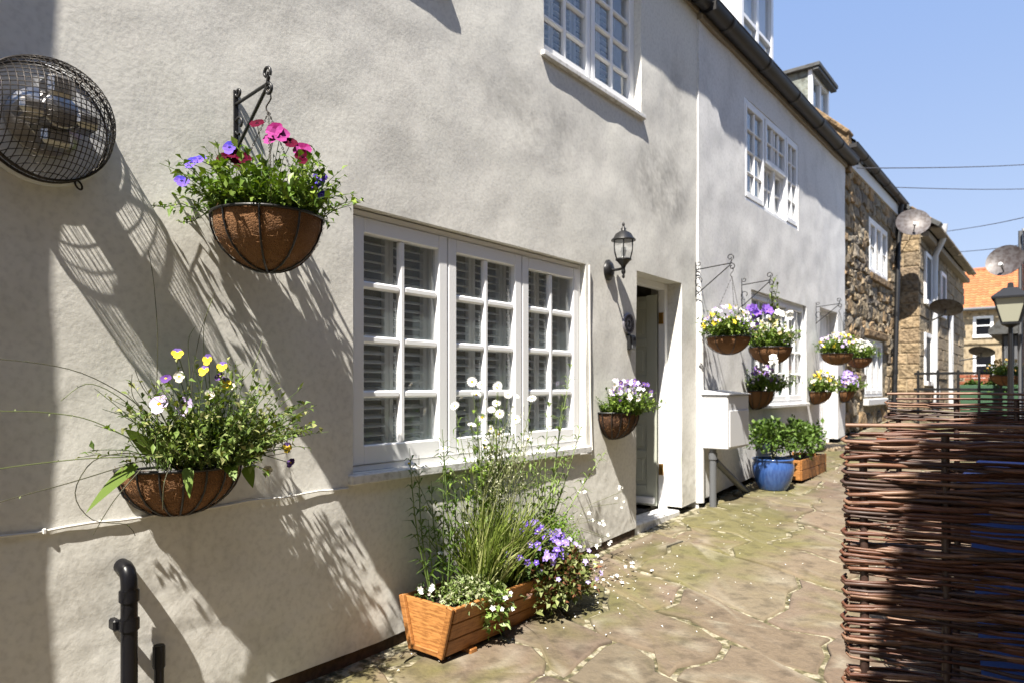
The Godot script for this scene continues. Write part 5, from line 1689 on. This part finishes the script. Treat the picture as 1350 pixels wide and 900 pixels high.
	for q in [[W(0.26, 2.0, 6.8), 0.1], [W(0.19, 2.02, 6.86), 0.1], [W(0.33, 2.01, 6.85), 0.1], [W(0.18, 1.86, 6.72), 0.1], [W(0.25, 1.88, 6.75), 0.08], [W(0.42, 1.53, 6.78), 0.085], [W(0.52, 1.96, 6.9), 0.07], [W(0.44, 1.97, 6.9), 0.07]]:
		var m2 := MB.new()
		var wcol := Color(0.25, 0.13, 0.55) if q[0].x < 0.4 else Color(0.75, 0.75, 0.72)
		for k in 4: flower(m2, q[0] + rdir() * 0.03, (CAMDIR + rdir() * 0.8).normalized(), q[1], 6, 0.5, wcol, wcol * 0.6)
		part(b5, "flower", m2, M.petal, pb)
	var cl3 := MB.new()
	for k in 4:
		var pts5 := []
		for m in 9: pts5.append(W(0.36 + 0.03 * sin(m * 0.9 + k), 1.7 + m * 0.08 - k * 0.06, 6.98 + 0.04 * cos(m * 1.3 + k * 2.0)))
		cl3.col = Color(0.1, 0.13, 0.03)
		cl3.tube(pts5, 0.003, 4)
		for m in 9:
			for q in 4:
				cl3.col = Color(0.15, 0.2, 0.05) * rnd(0.7, 1.3)
				cl3.leaf(pts5[m], (rdir() + Vector3(0, 0.2, 0)).normalized(), Vector3.UP, rnd(0.03, 0.06), rnd(0.02, 0.035), 0.3)
	part(b5, "climbing_shoot", cl3, M.leaf, pb)

func far_basket(label: String, c: Vector3, r: float, deep: float, half: bool, hang, cols: Array, extra: float) -> Node3D:
	var t := basket(label, c, r, deep, half, 7, M.coir, hang, false)
	var base: Vector3 = t.position
	var lf := MB.new()
	var m := c + Vector3(r * 0.42 if half else 0.0, 0.05, 0)
	sprigs(lf, m - Vector3(0, 0.04, 0), r * 0.9, 90, 0.12, 0.26, 0.04, GREENS, false)
	foliage(lf, m, Vector3(r * (0.75 if half else 1.1), 0.13, r * 1.1), 420, 0.04, GREENS, -0.35)
	part(t, "foliage", lf, M.leaf, base)
	var fm := MB.new()
	for k in 60:
		var d := rdir()
		d.y = absf(d.y)
		var p := m + Vector3(d.x * r * (0.8 if half else 1.1), d.y * 0.2 + 0.03, d.z * r * 1.1)
		if half and p.x < c.x + 0.03: p.x = c.x + 0.04
		flower(fm, p, (CAMDIR + rdir() * 0.6).normalized(), rnd(0.03, 0.055) + extra * R.randf(), 5, 0.45, cols[R.randi() % cols.size()] * rnd(0.8, 1.1), Color(0.6, 0.42, 0.08))
	part(t, "flowers", fm, M.petal, base).set_meta("kind", "stuff")
	return t

# ------------------------------------------------------------------ wooden planter and what grows in it
func build_planter() -> void:
	var base := W(0.24, -0.035, 2.8)
	var t := thing("wooden_planter", "orange-brown splayed wooden trough planter under the big window", "planter", base)
	var s0 := 2.30; var s1 := 3.18
	var yb := -0.01; var yt := 0.235
	var xo := func(y: float) -> float: return lerpf(0.105, 0.175, (y - yb) / (yt - yb))   # half width
	for side in [-1.0, 1.0]:
		for k in 3:
			var ya := yb + (yt - yb) * k / 3.0 + 0.002; var yc := yb + (yt - yb) * (k + 1) / 3.0 - 0.002
			var pa := W(0.24 + side * xo.call(ya), ya, (s0 + s1) * 0.5); var pb := W(0.24 + side * xo.call(yc), yc, (s0 + s1) * 0.5)
			var up := (pb - pa).normalized()
			var z := Vector3(0, 0, 1)
			var bd := MB.new()
			bd.box((pa + pb) * 0.5, Vector3(0.018, pa.distance_to(pb), s1 - s0 - 0.004), 0.003, Basis(up.cross(z), up, z))
			part(t, "board", bd, M.wood[k], base)
	for e in [s0, s1]:
		var sg := -1.0 if e == s0 else 1.0
		var pts := [Vector2(-xo.call(yb) + 0.01, yb), Vector2(xo.call(yb) - 0.01, yb), Vector2(xo.call(yt) - 0.01, yt - 0.008), Vector2(-xo.call(yt) + 0.01, yt - 0.008)]
		var en := MB.new()
		var f := func(p: Vector2, d: float) -> Vector3: return W(0.24 + p.x, p.y, e + sg * d)
		for k in 4: en.quad(f.call(pts[k], -0.02), f.call(pts[(k + 1) % 4], -0.02), f.call(pts[(k + 1) % 4], 0.004), f.call(pts[k], 0.004))
		en.quad(f.call(pts[0], 0.004), f.call(pts[1], 0.004), f.call(pts[2], 0.004), f.call(pts[3], 0.004))
		en.quad(f.call(pts[3], -0.02), f.call(pts[2], -0.02), f.call(pts[1], -0.02), f.call(pts[0], -0.02))
		part(t, "end_panel", en, M.wood[3], base)
		for side in [-1.0, 1.0]:
			var tr := MB.new()
			var a := W(0.24 + side * (xo.call(yb) - 0.008), yb - 0.004, e + sg * 0.016); var b := W(0.24 + side * (xo.call(yt) - 0.008), yt + 0.004, e + sg * 0.016)
			var u := (b - a).normalized()
			tr.box((a + b) * 0.5, Vector3(0.034, a.distance_to(b), 0.022), 0.004, Basis(u.cross(Vector3(0, 0, 1)), u, Vector3(0, 0, 1)))
			part(t, "corner_post", tr, M.wood[1], base)
		var br := MB.new()
		br.box(W(0.24, yb + 0.012, e + sg * 0.0145), Vector3(0.17, 0.028, 0.018), 0.004)
		part(t, "bottom_rail", br, M.wood[0], base)
	for s in [2.47, 3.1]:
		var ft := MB.new()
		ft.box(W(0.25, -0.025 + 0.0, s), Vector3(0.27, 0.032, 0.05), 0.005)
		part(t, "foot", ft, M.wood[0], base)
	var so := MB.new()
	so.span(W(0.115, 0.1, s0 + 0.021), W(0.365, 0.2, s1 - 0.021), 0.02)
	part(t, "compost", so, M.soil, base)
	# --- oxeye daisies
	var db := W(0.26, 0.2, 2.72)
	var dz := thing("daisy_plant", "tall clump of white oxeye daisies in the wooden planter", "plant", db, "plants in the wooden planter")
	var dm := []
	for v in 3:
		var one := MB.new()
		flower(one, Vector3.ZERO, Vector3.UP, 0.055 - 0.004 * v, 15, 0.16, Color(0.8, 0.8, 0.78), Color(0.75, 0.5, 0.02), 0.05 + 0.1 * v)
		dm.append(one.mesh())
	var stem := MB.new()
	var lv := MB.new()
	var heads := [[1.288, 2.615], [1.272, 2.728], [1.272, 2.827], [1.26, 2.885], [1.218, 2.945], [1.208, 3.026], [1.22, 2.673], [1.162, 2.586], [1.138, 2.765], [1.115, 2.859], [1.061, 2.656], [1.035, 2.796], [1.194, 3.168], [0.961, 3.146], [0.949, 2.436], [0.889, 2.266], [0.934, 2.765], [1.0, 2.9], [1.08, 2.99], [1.17, 2.9], [0.98, 2.7], [1.10, 2.72]]
	for k in heads.size():
		var hp := W(0.2 + rnd(-0.06, 0.06), heads[k][0], heads[k][1])
		var o := W(rnd(0.2, 0.3), 0.2, 2.72 + (heads[k][1] - 2.72) * 0.3 + rnd(-0.05, 0.05))
		var pts2 := [o, o.lerp(hp, 0.35) + rdir() * 0.02, o.lerp(hp, 0.7) + rdir() * 0.02, hp]
		stem.col = Color(0.1, 0.14, 0.035)
		stem.tube(pts2, [0.0025, 0.0022, 0.0018, 0.0015], 5, false)
		for q in 44:
			var p := o.lerp(hp, rnd(0.03, 0.85)) + rdir() * 0.035
			lv.col = GREENS[R.randi() % 4] * rnd(0.9, 1.4)
			lv.leaf(p, (rdir() + Vector3(0, 0.6, 0)).normalized(), Vector3.UP, rnd(0.035, 0.09), rnd(0.010, 0.020), 0.4)
		var nrm := (Vector3(0.6, 0.62, 0.55) + rdir() * 0.5).normalized()
		inst(dz, "flower", dm[k % 3], M.petal, Transform3D(Basis(Quaternion(Vector3.UP, nrm)), hp - db))
	# seed-head spray above the clump
	for k in 110:
		var o2 := W(rnd(0.18, 0.32), rnd(0.5, 0.8), rnd(2.62, 2.95))
		var e2 := o2 + Vector3(rnd(-0.06, 0.12), rnd(0.1, 0.42), rnd(-0.24, 0.16))
		stem.col = Color(0.16, 0.18, 0.07)
		stem.tube([o2, (o2 + e2) * 0.5 + rdir() * 0.03, e2], 0.0012, 4, false)
		for q in 5:
			lv.col = Color(0.5, 0.5, 0.36) * rnd(0.6, 1.2)
			lv.leaf(o2.lerp(e2, rnd(0.6, 1.05)), rdir(), Vector3.UP, rnd(0.008, 0.02), rnd(0.006, 0.012), 0.3)
	part(dz, "stems", stem, M.stem, db).set_meta("kind", "stuff")
	part(dz, "leaves", lv, M.leaf, db).set_meta("kind", "stuff")
	# --- grass
	var gb := W(0.28, 0.2, 2.74)
	var gr := thing("grass_clump", "clump of long arching green grass in the middle of the planter", "plant", gb, "plants in the wooden planter")
	var gm := MB.new()
	for k in 760:
		var o3 := gb + Vector3(rnd(-0.09, 0.08), 0, rnd(-0.16, 0.2))
		var d := Vector3(R.randfn(0.12, 0.34), rnd(1.1, 1.9), R.randfn(0.0, 0.36)).normalized()
		var l := rnd(0.3, 0.68)
		var drop := rnd(0.02, 0.35) * l
		gm.col = [Color(0.22, 0.28, 0.06), Color(0.16, 0.22, 0.045), Color(0.34, 0.36, 0.15), Color(0.12, 0.17, 0.035)][R.randi() % 4] * rnd(0.8, 1.2)
		var out := Vector3(d.x, 0, d.z) * 0.25
		var bp := []
		for m in 6:
			var f2 := m / 5.0
			bp.append(o3 + d * l * f2 + (out * l * f2 * f2) - Vector3(0, drop * f2 * f2 * f2, 0))
		gm.blade(bp, rnd(0.005, 0.010), d.cross(rdir()).normalized())
	part(gr, "blades", gm, M.leaf, gb).set_meta("kind", "stuff")
	# --- tall leafy stems, left and right
	tall_stems("tall dark-leaved stems at the planter's near left end", W(0.2, 0.2, 2.42), [[0.972, 2.217, 0.2], [0.93, 2.296, 0.18], [1.053, 2.415, 0.22], [0.994, 2.447, 0.2], [0.8, 2.36, 0.2], [0.7, 2.46, 0.25], [0.85, 2.5, 0.22], [0.62, 2.32, 0.22]], 0.115, Color(0.09, 0.145, 0.035))
	tall_stems("tall narrow-leaved stems rising at the planter's far right end", W(0.22, 0.2, 3.22), [[1.44, 3.60, 0.2], [1.17, 3.494, 0.2], [1.2, 3.357, 0.2], [1.05, 3.132, 0.2], [1.05, 3.66, 0.24], [0.85, 3.85, 0.3], [0.95, 3.3, 0.15], [0.9, 3.45, 0.25], [0.8, 3.2, 0.2], [1.0, 3.0, 0.2], [0.75, 3.35, 0.3], [0.7, 3.1, 0.25], [0.65, 3.5, 0.2], [0.85, 3.55, 0.2]], 0.11, Color(0.15, 0.21, 0.06))
	# --- mounds
	mound("pale variegated trailing plant spilling over the planter's front board", W(0.33, 0.245, 2.5), Vector3(0.15, 0.09, 0.23), 1100, 0.026, [Color(0.3, 0.36, 0.17), Color(0.2, 0.28, 0.08), Color(0.42, 0.44, 0.28)], [], 0, 0.0)
	var tr2 := mound("round-leaved creeper hanging down the planter's front", W(0.425, 0.15, 2.6), Vector3(0.05, 0.16, 0.11), 170, 0.042, [Color(0.26, 0.36, 0.1), Color(0.19, 0.29, 0.06), Color(0.34, 0.42, 0.18)], [Color(0.75, 0.74, 0.74)], 10, 0.028)
	mound("purple bellflower clump in the middle of the planter", W(0.32, 0.33, 2.97), Vector3(0.19, 0.17, 0.24), 800, 0.04, [Color(0.07, 0.12, 0.03), Color(0.1, 0.15, 0.04)], [Color(0.15, 0.09, 0.45), Color(0.22, 0.14, 0.55), Color(0.3, 0.22, 0.6)], 90, 0.04)
	mound("red-tinged variegated mound overhanging the planter's far front", W(0.43, 0.2, 3.12), Vector3(0.21, 0.2, 0.3), 1500, 0.042, [Color(0.18, 0.2, 0.07), Color(0.27, 0.3, 0.13), Color(0.2, 0.09, 0.05), Color(0.11, 0.14, 0.04)], [Color(0.36, 0.3, 0.55)], 12, 0.03)
	mound("bright mossy green mound at the planter's far end", W(0.28, 0.34, 3.3), Vector3(0.19, 0.2, 0.22), 2200, 0.016, [Color(0.16, 0.28, 0.03), Color(0.12, 0.22, 0.025), Color(0.2, 0.32, 0.05)], [], 0, 0.0)
	var wf := mound("tiny white flowers at the planter's near left corner", W(0.16, 0.25, 2.34), Vector3(0.06, 0.05, 0.05), 60, 0.02, [Color(0.06, 0.1, 0.03)], [Color(0.78, 0.78, 0.78)], 9, 0.026)
	# white campion sprays past the end of the planter
	var cbp := W(0.22, 0.22, 3.34)
	var cs := thing("campion_plant", "loose sprays of white campion leaning past the planter's far end", "plant", cbp, "plants in the wooden planter")
	var sm2 := MB.new()
	var fm := MB.new()
	for k in 15:
		var e3 := W(rnd(0.1, 0.5), rnd(0.1, 0.62), rnd(3.45, 3.95))
		sm2.col = Color(0.12, 0.13, 0.05)
		sm2.tube([cbp + Vector3(rnd(-0.05, 0.05), 0, rnd(-0.05, 0.05)), cbp.lerp(e3, 0.5) + Vector3(0, 0.12, 0) + rdir() * 0.03, e3], 0.0014, 4, false)
		for q in 3: flower(fm, e3 + rdir() * 0.035, (CAMDIR + rdir() * 0.7).normalized(), rnd(0.018, 0.028), 5, 0.42, Color(0.74, 0.74, 0.72), Color(0.5, 0.55, 0.3))
	for k in 20:
		var e4 := W(rnd(0.12, 0.3), rnd(0.3, 0.75), rnd(2.3, 2.55)) if k < 7 else W(rnd(0.35, 0.62), gy(3.7) + rnd(0.01, 0.06), rnd(3.45, 4.1))
		flower(fm, e4, (Vector3.UP + rdir() * 0.6).normalized(), rnd(0.02, 0.032), 5, 0.42, Color(0.8, 0.8, 0.78), Color(0.5, 0.55, 0.3))
	part(cs, "stems", sm2, M.stem, cbp).set_meta("kind", "stuff")
	part(cs, "flowers", fm, M.petal, cbp).set_meta("kind", "stuff")

func tall_stems(label: String, base: Vector3, tips: Array, leafl: float, cl: Color) -> void:
	var t := thing("tall_stem_plant", label, "plant", base, "plants in the wooden planter")
	var lf := MB.new()
	for q in tips:
		var tip := W(q[2], q[0], q[1])
		var o := base + Vector3(rnd(-0.05, 0.05), 0, rnd(-0.08, 0.08))
		var pts := []
		var bow := rdir() * 0.03
		for k in 9:
			var f := k / 8.0
			pts.append(o.lerp(tip, f) + bow * sin(PI * f))
		var sm := MB.new()
		sm.col = cl * 1.1
		sm.tube(pts, [0.0048, 0.0046, 0.0043, 0.004, 0.0036, 0.0032, 0.0026, 0.002, 0.0012], 5, false)
		part(t, "stem", sm, M.stem, base)
		var nn := int(o.distance_to(tip) / 0.062)
		for k in range(2, nn + 1):
			var p := pts[0].lerp(tip, 0.0) as Vector3
			var fi := float(k) / nn * 8.0
			p = pts[min(int(fi), 7)].lerp(pts[min(int(fi) + 1, 8)], fi - int(fi))
			var an := k * 1.57 + rnd(-0.3, 0.3)
			for sg in [0.0, PI]:
				var d := Vector3(cos(an + sg), rnd(0.25, 0.8), sin(an + sg)).normalized()
				lf.col = cl * rnd(0.8, 1.4)
				var l := leafl * rnd(0.7, 1.2) * (1.0 - 0.4 * k / nn)
				lf.leaf(p, d, Vector3.UP, l, l * 0.2, 0.45)
	part(t, "leaves", lf, M.leaf, base).set_meta("kind", "stuff")

func mound(label: String, c: Vector3, rad: Vector3, n: int, size: float, cols: Array, fcols: Array, nf: int, fs: float) -> Node3D:
	var b := c - Vector3(0, rad.y * 0.5, 0)
	var t := thing("mound_plant", label, "plant", b, "plants in the wooden planter")
	var lf := MB.new()
	foliage(lf, c, rad, n, size, cols, -0.8)
	part(t, "foliage", lf, M.leaf, b)
	if nf > 0:
		var fm := MB.new()
		for k in nf:
			var d := rdir()
			d.y = absf(d.y); d.x = absf(d.x) * (1.0 if R.randf() < 0.8 else -1.0)
			flower(fm, c + Vector3(d.x * rad.x, d.y * rad.y, d.z * rad.z) * rnd(0.85, 1.15), (CAMDIR + rdir() * 0.7).normalized(), fs * rnd(0.75, 1.2), 5, 0.42, fcols[R.randi() % fcols.size()], Color(0.6, 0.55, 0.4))
		part(t, "flowers", fm, M.petal, b).set_meta("kind", "stuff")
	return t

# ------------------------------------------------------------------ pots and troughs in the lane
func build_lane_things() -> void:
	var b := W(0.33, gy(7.0), 7.05)
	var t := thing("blue_pot", "round blue glazed pot standing on the paving by the meter box", "plant pot", b)
	var pt := MB.new()
	pt.lathe(b, Basis.IDENTITY, [Vector2(0.0, 0.002), Vector2(0.13, 0.002), Vector2(0.14, 0.012), Vector2(0.175, 0.09), Vector2(0.20, 0.18), Vector2(0.205, 0.24), Vector2(0.19, 0.285), Vector2(0.195, 0.30), Vector2(0.205, 0.312), Vector2(0.195, 0.32), Vector2(0.178, 0.315), Vector2(0.172, 0.28)], 40)
	part(t, "pot", pt, M.blue_glaze, b)
	var so := MB.new()
	so.lathe(b, Basis.IDENTITY, [Vector2(0.176, 0.285), Vector2(0.0, 0.295)], 24)
	part(t, "compost", so, M.soil, b)
	var c := b + Vector3(0.0, 0.46, 0)
	var pl := thing("potted_shrub", "leafy green bush growing in the blue glazed pot", "plant", b + Vector3(0, 0.29, 0))
	var lf := MB.new()
	foliage(lf, c + Vector3(-0.02, 0.03, 0), Vector3(0.26, 0.25, 0.3), 900, 0.055, [Color(0.07, 0.13, 0.025), Color(0.1, 0.17, 0.035), Color(0.055, 0.1, 0.02), Color(0.13, 0.2, 0.05)], -0.5)
	part(pl, "foliage", lf, M.leaf, pl.position)
	var fm := MB.new()
	for k in 14: flower(fm, b + Vector3(rnd(-0.05, 0.15), 0.34 + rnd(0, 0.05), rnd(0.05, 0.18)), Vector3.UP, 0.03, 5, 0.4, Color(0.75, 0.74, 0.5), Color(0.6, 0.5, 0.1))
	part(pl, "flowers", fm, M.petal, pl.position).set_meta("kind", "stuff")
	var sm := MB.new()
	sm.col = Color(0.06, 0.07, 0.02)
	for k in 6: sm.tube([pl.position, pl.position + Vector3(rnd(-0.12, 0.12), 0.25, rnd(-0.14, 0.14))], 0.005, 5)
	part(pl, "stems", sm, M.stem, pl.position).set_meta("kind", "stuff")
	# wooden trough behind the pot
	var wb := W(0.30, gy(7.9), 7.95)
	var wt := thing("wooden_trough", "low brown wooden trough behind the blue pot", "trough", wb)
	for k in 2:
		var bd := MB.new()
		bd.span(W(0.48, wb.y + 0.01 + k * 0.11, 7.45), W(0.50, wb.y + 0.115 + k * 0.11, 8.4), 0.004)
		part(wt, "board", bd, M.wood[k], wb)
	for s in [7.45, 8.38]:
		var eb := MB.new()
		eb.span(W(0.12, wb.y + 0.01, s), W(0.479, wb.y + 0.22, s + 0.02), 0.004)
		part(wt, "end_panel", eb, M.wood[2], wb)
	var ws := MB.new()
	ws.span(W(0.10, wb.y + 0.01, 7.471), W(0.479, wb.y + 0.19, 8.379), 0.01)
	part(wt, "compost", ws, M.soil, wb)
	for q in [[7.7, 0.33, "dense leafy plant in the brown trough just behind the pot"], [8.1, 0.28, "bushy pale green plant at the brown trough's far end"]]:
		var pb := W(0.33, wb.y + 0.19, q[0])
		var sp := thing("trough_plant", q[2], "plant", pb, "plants in the brown trough")
		var l2 := MB.new()
		foliage(l2, pb + Vector3(0.03, 0.17, 0), Vector3(0.24, q[1], 0.3), 750, 0.055, [Color(0.1, 0.17, 0.035), Color(0.13, 0.21, 0.05), Color(0.07, 0.12, 0.025)], -0.4)
		part(sp, "foliage", l2, M.leaf, pb)
		var s3 := MB.new()
		s3.col = Color(0.06, 0.07, 0.02)
		for k in 4: s3.tube([pb, pb + Vector3(rnd(-0.1, 0.1), 0.2, rnd(-0.1, 0.1))], 0.005, 5)
		part(sp, "stems", s3, M.stem, pb).set_meta("kind", "stuff")
	# terracotta trough further up the lane
	var tb := W(0.75, gy(10.6), 10.7)
	var tt := thing("terracotta_trough", "low terracotta trough on the lane beyond the near hurdle's top corner", "trough", tb)
	var tm := MB.new()
	tm.span(W(0.62, tb.y, 10.5), W(1.2, tb.y + 0.16, 10.52), 0.004); tm.span(W(0.62, tb.y, 10.78), W(1.2, tb.y + 0.16, 10.8), 0.004)
	tm.span(W(0.62, tb.y, 10.521), W(0.64, tb.y + 0.16, 10.779), 0.004); tm.span(W(1.18, tb.y, 10.521), W(1.2, tb.y + 0.16, 10.779), 0.004)
	part(tt, "trough", tm, M.terracotta, tb)
	var rm := MB.new()
	rm.span(W(0.60, tb.y + 0.161, 10.48), W(1.22, tb.y + 0.19, 10.82), 0.006)
	part(tt, "rim", rm, M.terracotta, tb)
	# coir basket hanging at the lane's end
	var hb := far_basket("coir hanging basket low beside the street lantern post", W(1.9, 1.45, 13.95), 0.24, 0.17, false, W(1.9, 2.0, 13.95), [Color(0.5, 0.3, 0.1)], 0.0)

# ------------------------------------------------------------------ woven willow hurdles
func hurdle(label: String, o: Vector3, dir: Vector3, width: float, hgt: float, stakes: Array) -> void:
	var t := thing("willow_hurdle", label, "hurdle", o, "woven willow hurdles")
	var nrm := dir.cross(Vector3.UP).normalized()
	var wob := 0.016
	# eight rod shapes, woven in front of and behind the stakes
	var rods := []
	for v in 10:
		var mb := MB.new()
		var pts := []; var rr := []
		var thick := rnd(0.0036, 0.0062)
		var st := 1.0 if v % 2 == 0 else -1.0
		var ph := rnd(-0.3, 0.3)
		var sag := rnd(-0.012, 0.012)
		for k in 25:
			var f := k / 24.0
			var u := -0.012 + f * (width + 0.02)
			var side := st * cos(PI * (u - stakes[0]) / (stakes[1] - stakes[0])) * wob
			pts.append(Vector3(u, sag * sin(PI * f) + 0.004 * sin(f * 9.0 + ph * 10.0) + 0.002 * sin(f * 31.0 + v), side))
			rr.append(lerpf(thick, thick * (0.55 if v % 3 else 0.9), f) * (1.0 + 0.06 * sin(f * 40.0 + v)))
		# the end bends round the outer stake
		if v % 2 == 0:
			pts.push_front(pts[0] + Vector3(-0.008, 0.003, -st * wob * 1.2)); rr.push_front(rr[0] * 0.9)
			pts.push_front(pts[0] + Vector3(0.012, 0.008, -st * wob * 0.9)); rr.push_front(rr[0] * 0.8)
		mb.tube(pts, rr, 6)
		rods.append(mb.mesh())
	var B := Basis(dir, Vector3.UP, nrm)
	for u in stakes:
		var sk := MB.new()
		sk.tube([Vector3(u, -0.02, 0), Vector3(u + 0.004, hgt * 0.5, 0.002), Vector3(u, hgt * (0.985 if u > 0.05 else 0.93), 0)], [0.0125, 0.012, 0.010], 8)
		inst(t, "stake", sk.mesh(), M.rod[4], Transform3D(B, Vector3.ZERO))
	var y := 0.02
	var k2 := 0
	while y < hgt - 0.03:
		var v2 := (R.randi() % 5) * 2 + (k2 % 2)
		var flip := R.randf() < 0.35
		var tilt := R.randfn(0.0, 0.016)
		var x := Transform3D(Basis(Vector3(0, 0, 1), tilt), Vector3(rnd(-0.012, 0.006), y, rnd(-0.003, 0.003)))
		if flip:
			x = Transform3D(Basis(Vector3(0, 1, 0), PI), Vector3(width, y + tilt * width, 0))
			if (k2 % 2 == 0) : x = x * Transform3D(Basis.IDENTITY, Vector3.ZERO)
		inst(t, "rod", rods[v2], M.rod[R.randi() % 6], Transform3D(B, Vector3.ZERO) * x)
		y += rnd(0.002, 0.0068) if R.randf() > 0.08 else rnd(0.009, 0.015)
		k2 += 1
	for q in [hgt - 0.022, hgt]:
		var top := MB.new()
		top.tube([Vector3(-0.02 if q == hgt else 0.015, q, 0.012), Vector3(width * 0.3, q + 0.003, 0.016), Vector3(width * 0.7, q - 0.004, 0.012), Vector3(width, q - 0.008, 0.014)], 0.0055 if q == hgt else 0.0042, 6)
		inst(t, "rod", top.mesh(), M.rod[3 if q == hgt else 0], Transform3D(B, Vector3.ZERO))

func build_hurdles() -> void:
	var d := Vector3(0.952, 0, -0.307).normalized()
	hurdle("near woven willow hurdle panel filling the lower right corner", W(2.160, gy(2.0), 2.067), d, 1.1, 1.195, [0.025, 0.22, 0.43, 0.64, 0.85, 1.06])
	hurdle("further woven willow hurdle panel behind the near one", W(2.03, gy(3.4), 3.38), Vector3(0.968, 0, -0.25).normalized(), 1.0, 1.205, [0.025, 0.24, 0.45, 0.66, 0.87])
	var b := W(2.62, gy(2.7), 2.75)
	var t := thing("blue_bin", "blue plastic bin mostly hidden behind the near willow hurdle", "bin", b)
	var bd := MB.new()
	lathe4(bd, b, [Vector2(0.26, 0.06), Vector2(0.33, 0.92), Vector2(0.345, 0.93), Vector2(0.345, 0.96)])
	part(t, "body", bd, M.blue_plastic, b)
	var ld := MB.new()
	ld.box(b + Vector3(0, 0.985, 0), Vector3(0.52, 0.045, 0.54), 0.015)
	part(t, "lid", ld, M.blue_plastic, b)
	for z in [-0.2, 0.2]:
		var wh := MB.new()
		wh.tube([b + Vector3(0.16, 0.09, z - 0.03), b + Vector3(0.16, 0.09, z + 0.03)], 0.09, 16)
		part(t, "wheel", wh, M.black_pipe, b)

func foliage(mb: MB, c: Vector3, rad: Vector3, n: int, size: float, cols: Array, low := -0.3) -> void:
	for k in n:
		var d := rdir()
		if d.y < low: d.y = -d.y
		var rr := pow(R.randf(), 0.45)
		var lump := 0.82 + 0.3 * N3.get_noise_3d(d.x * 9.0 + c.x * 50.0, d.y * 9.0, d.z * 9.0 + c.z * 50.0)
		var p := c + Vector3(d.x * rad.x, d.y * rad.y, d.z * rad.z) * rr * lump
		var dir := (d * 0.8 + rdir() * 0.8 + Vector3(0, 0.25, 0)).normalized()
		mb.col = cols[R.randi() % cols.size()] * rnd(0.75, 1.25)
		var l := size * rnd(0.6, 1.3)
		mb.leaf(p, dir, (Vector3.UP + rdir() * 0.7).normalized(), l, l * rnd(0.45, 0.7), rnd(0.1, 0.5))
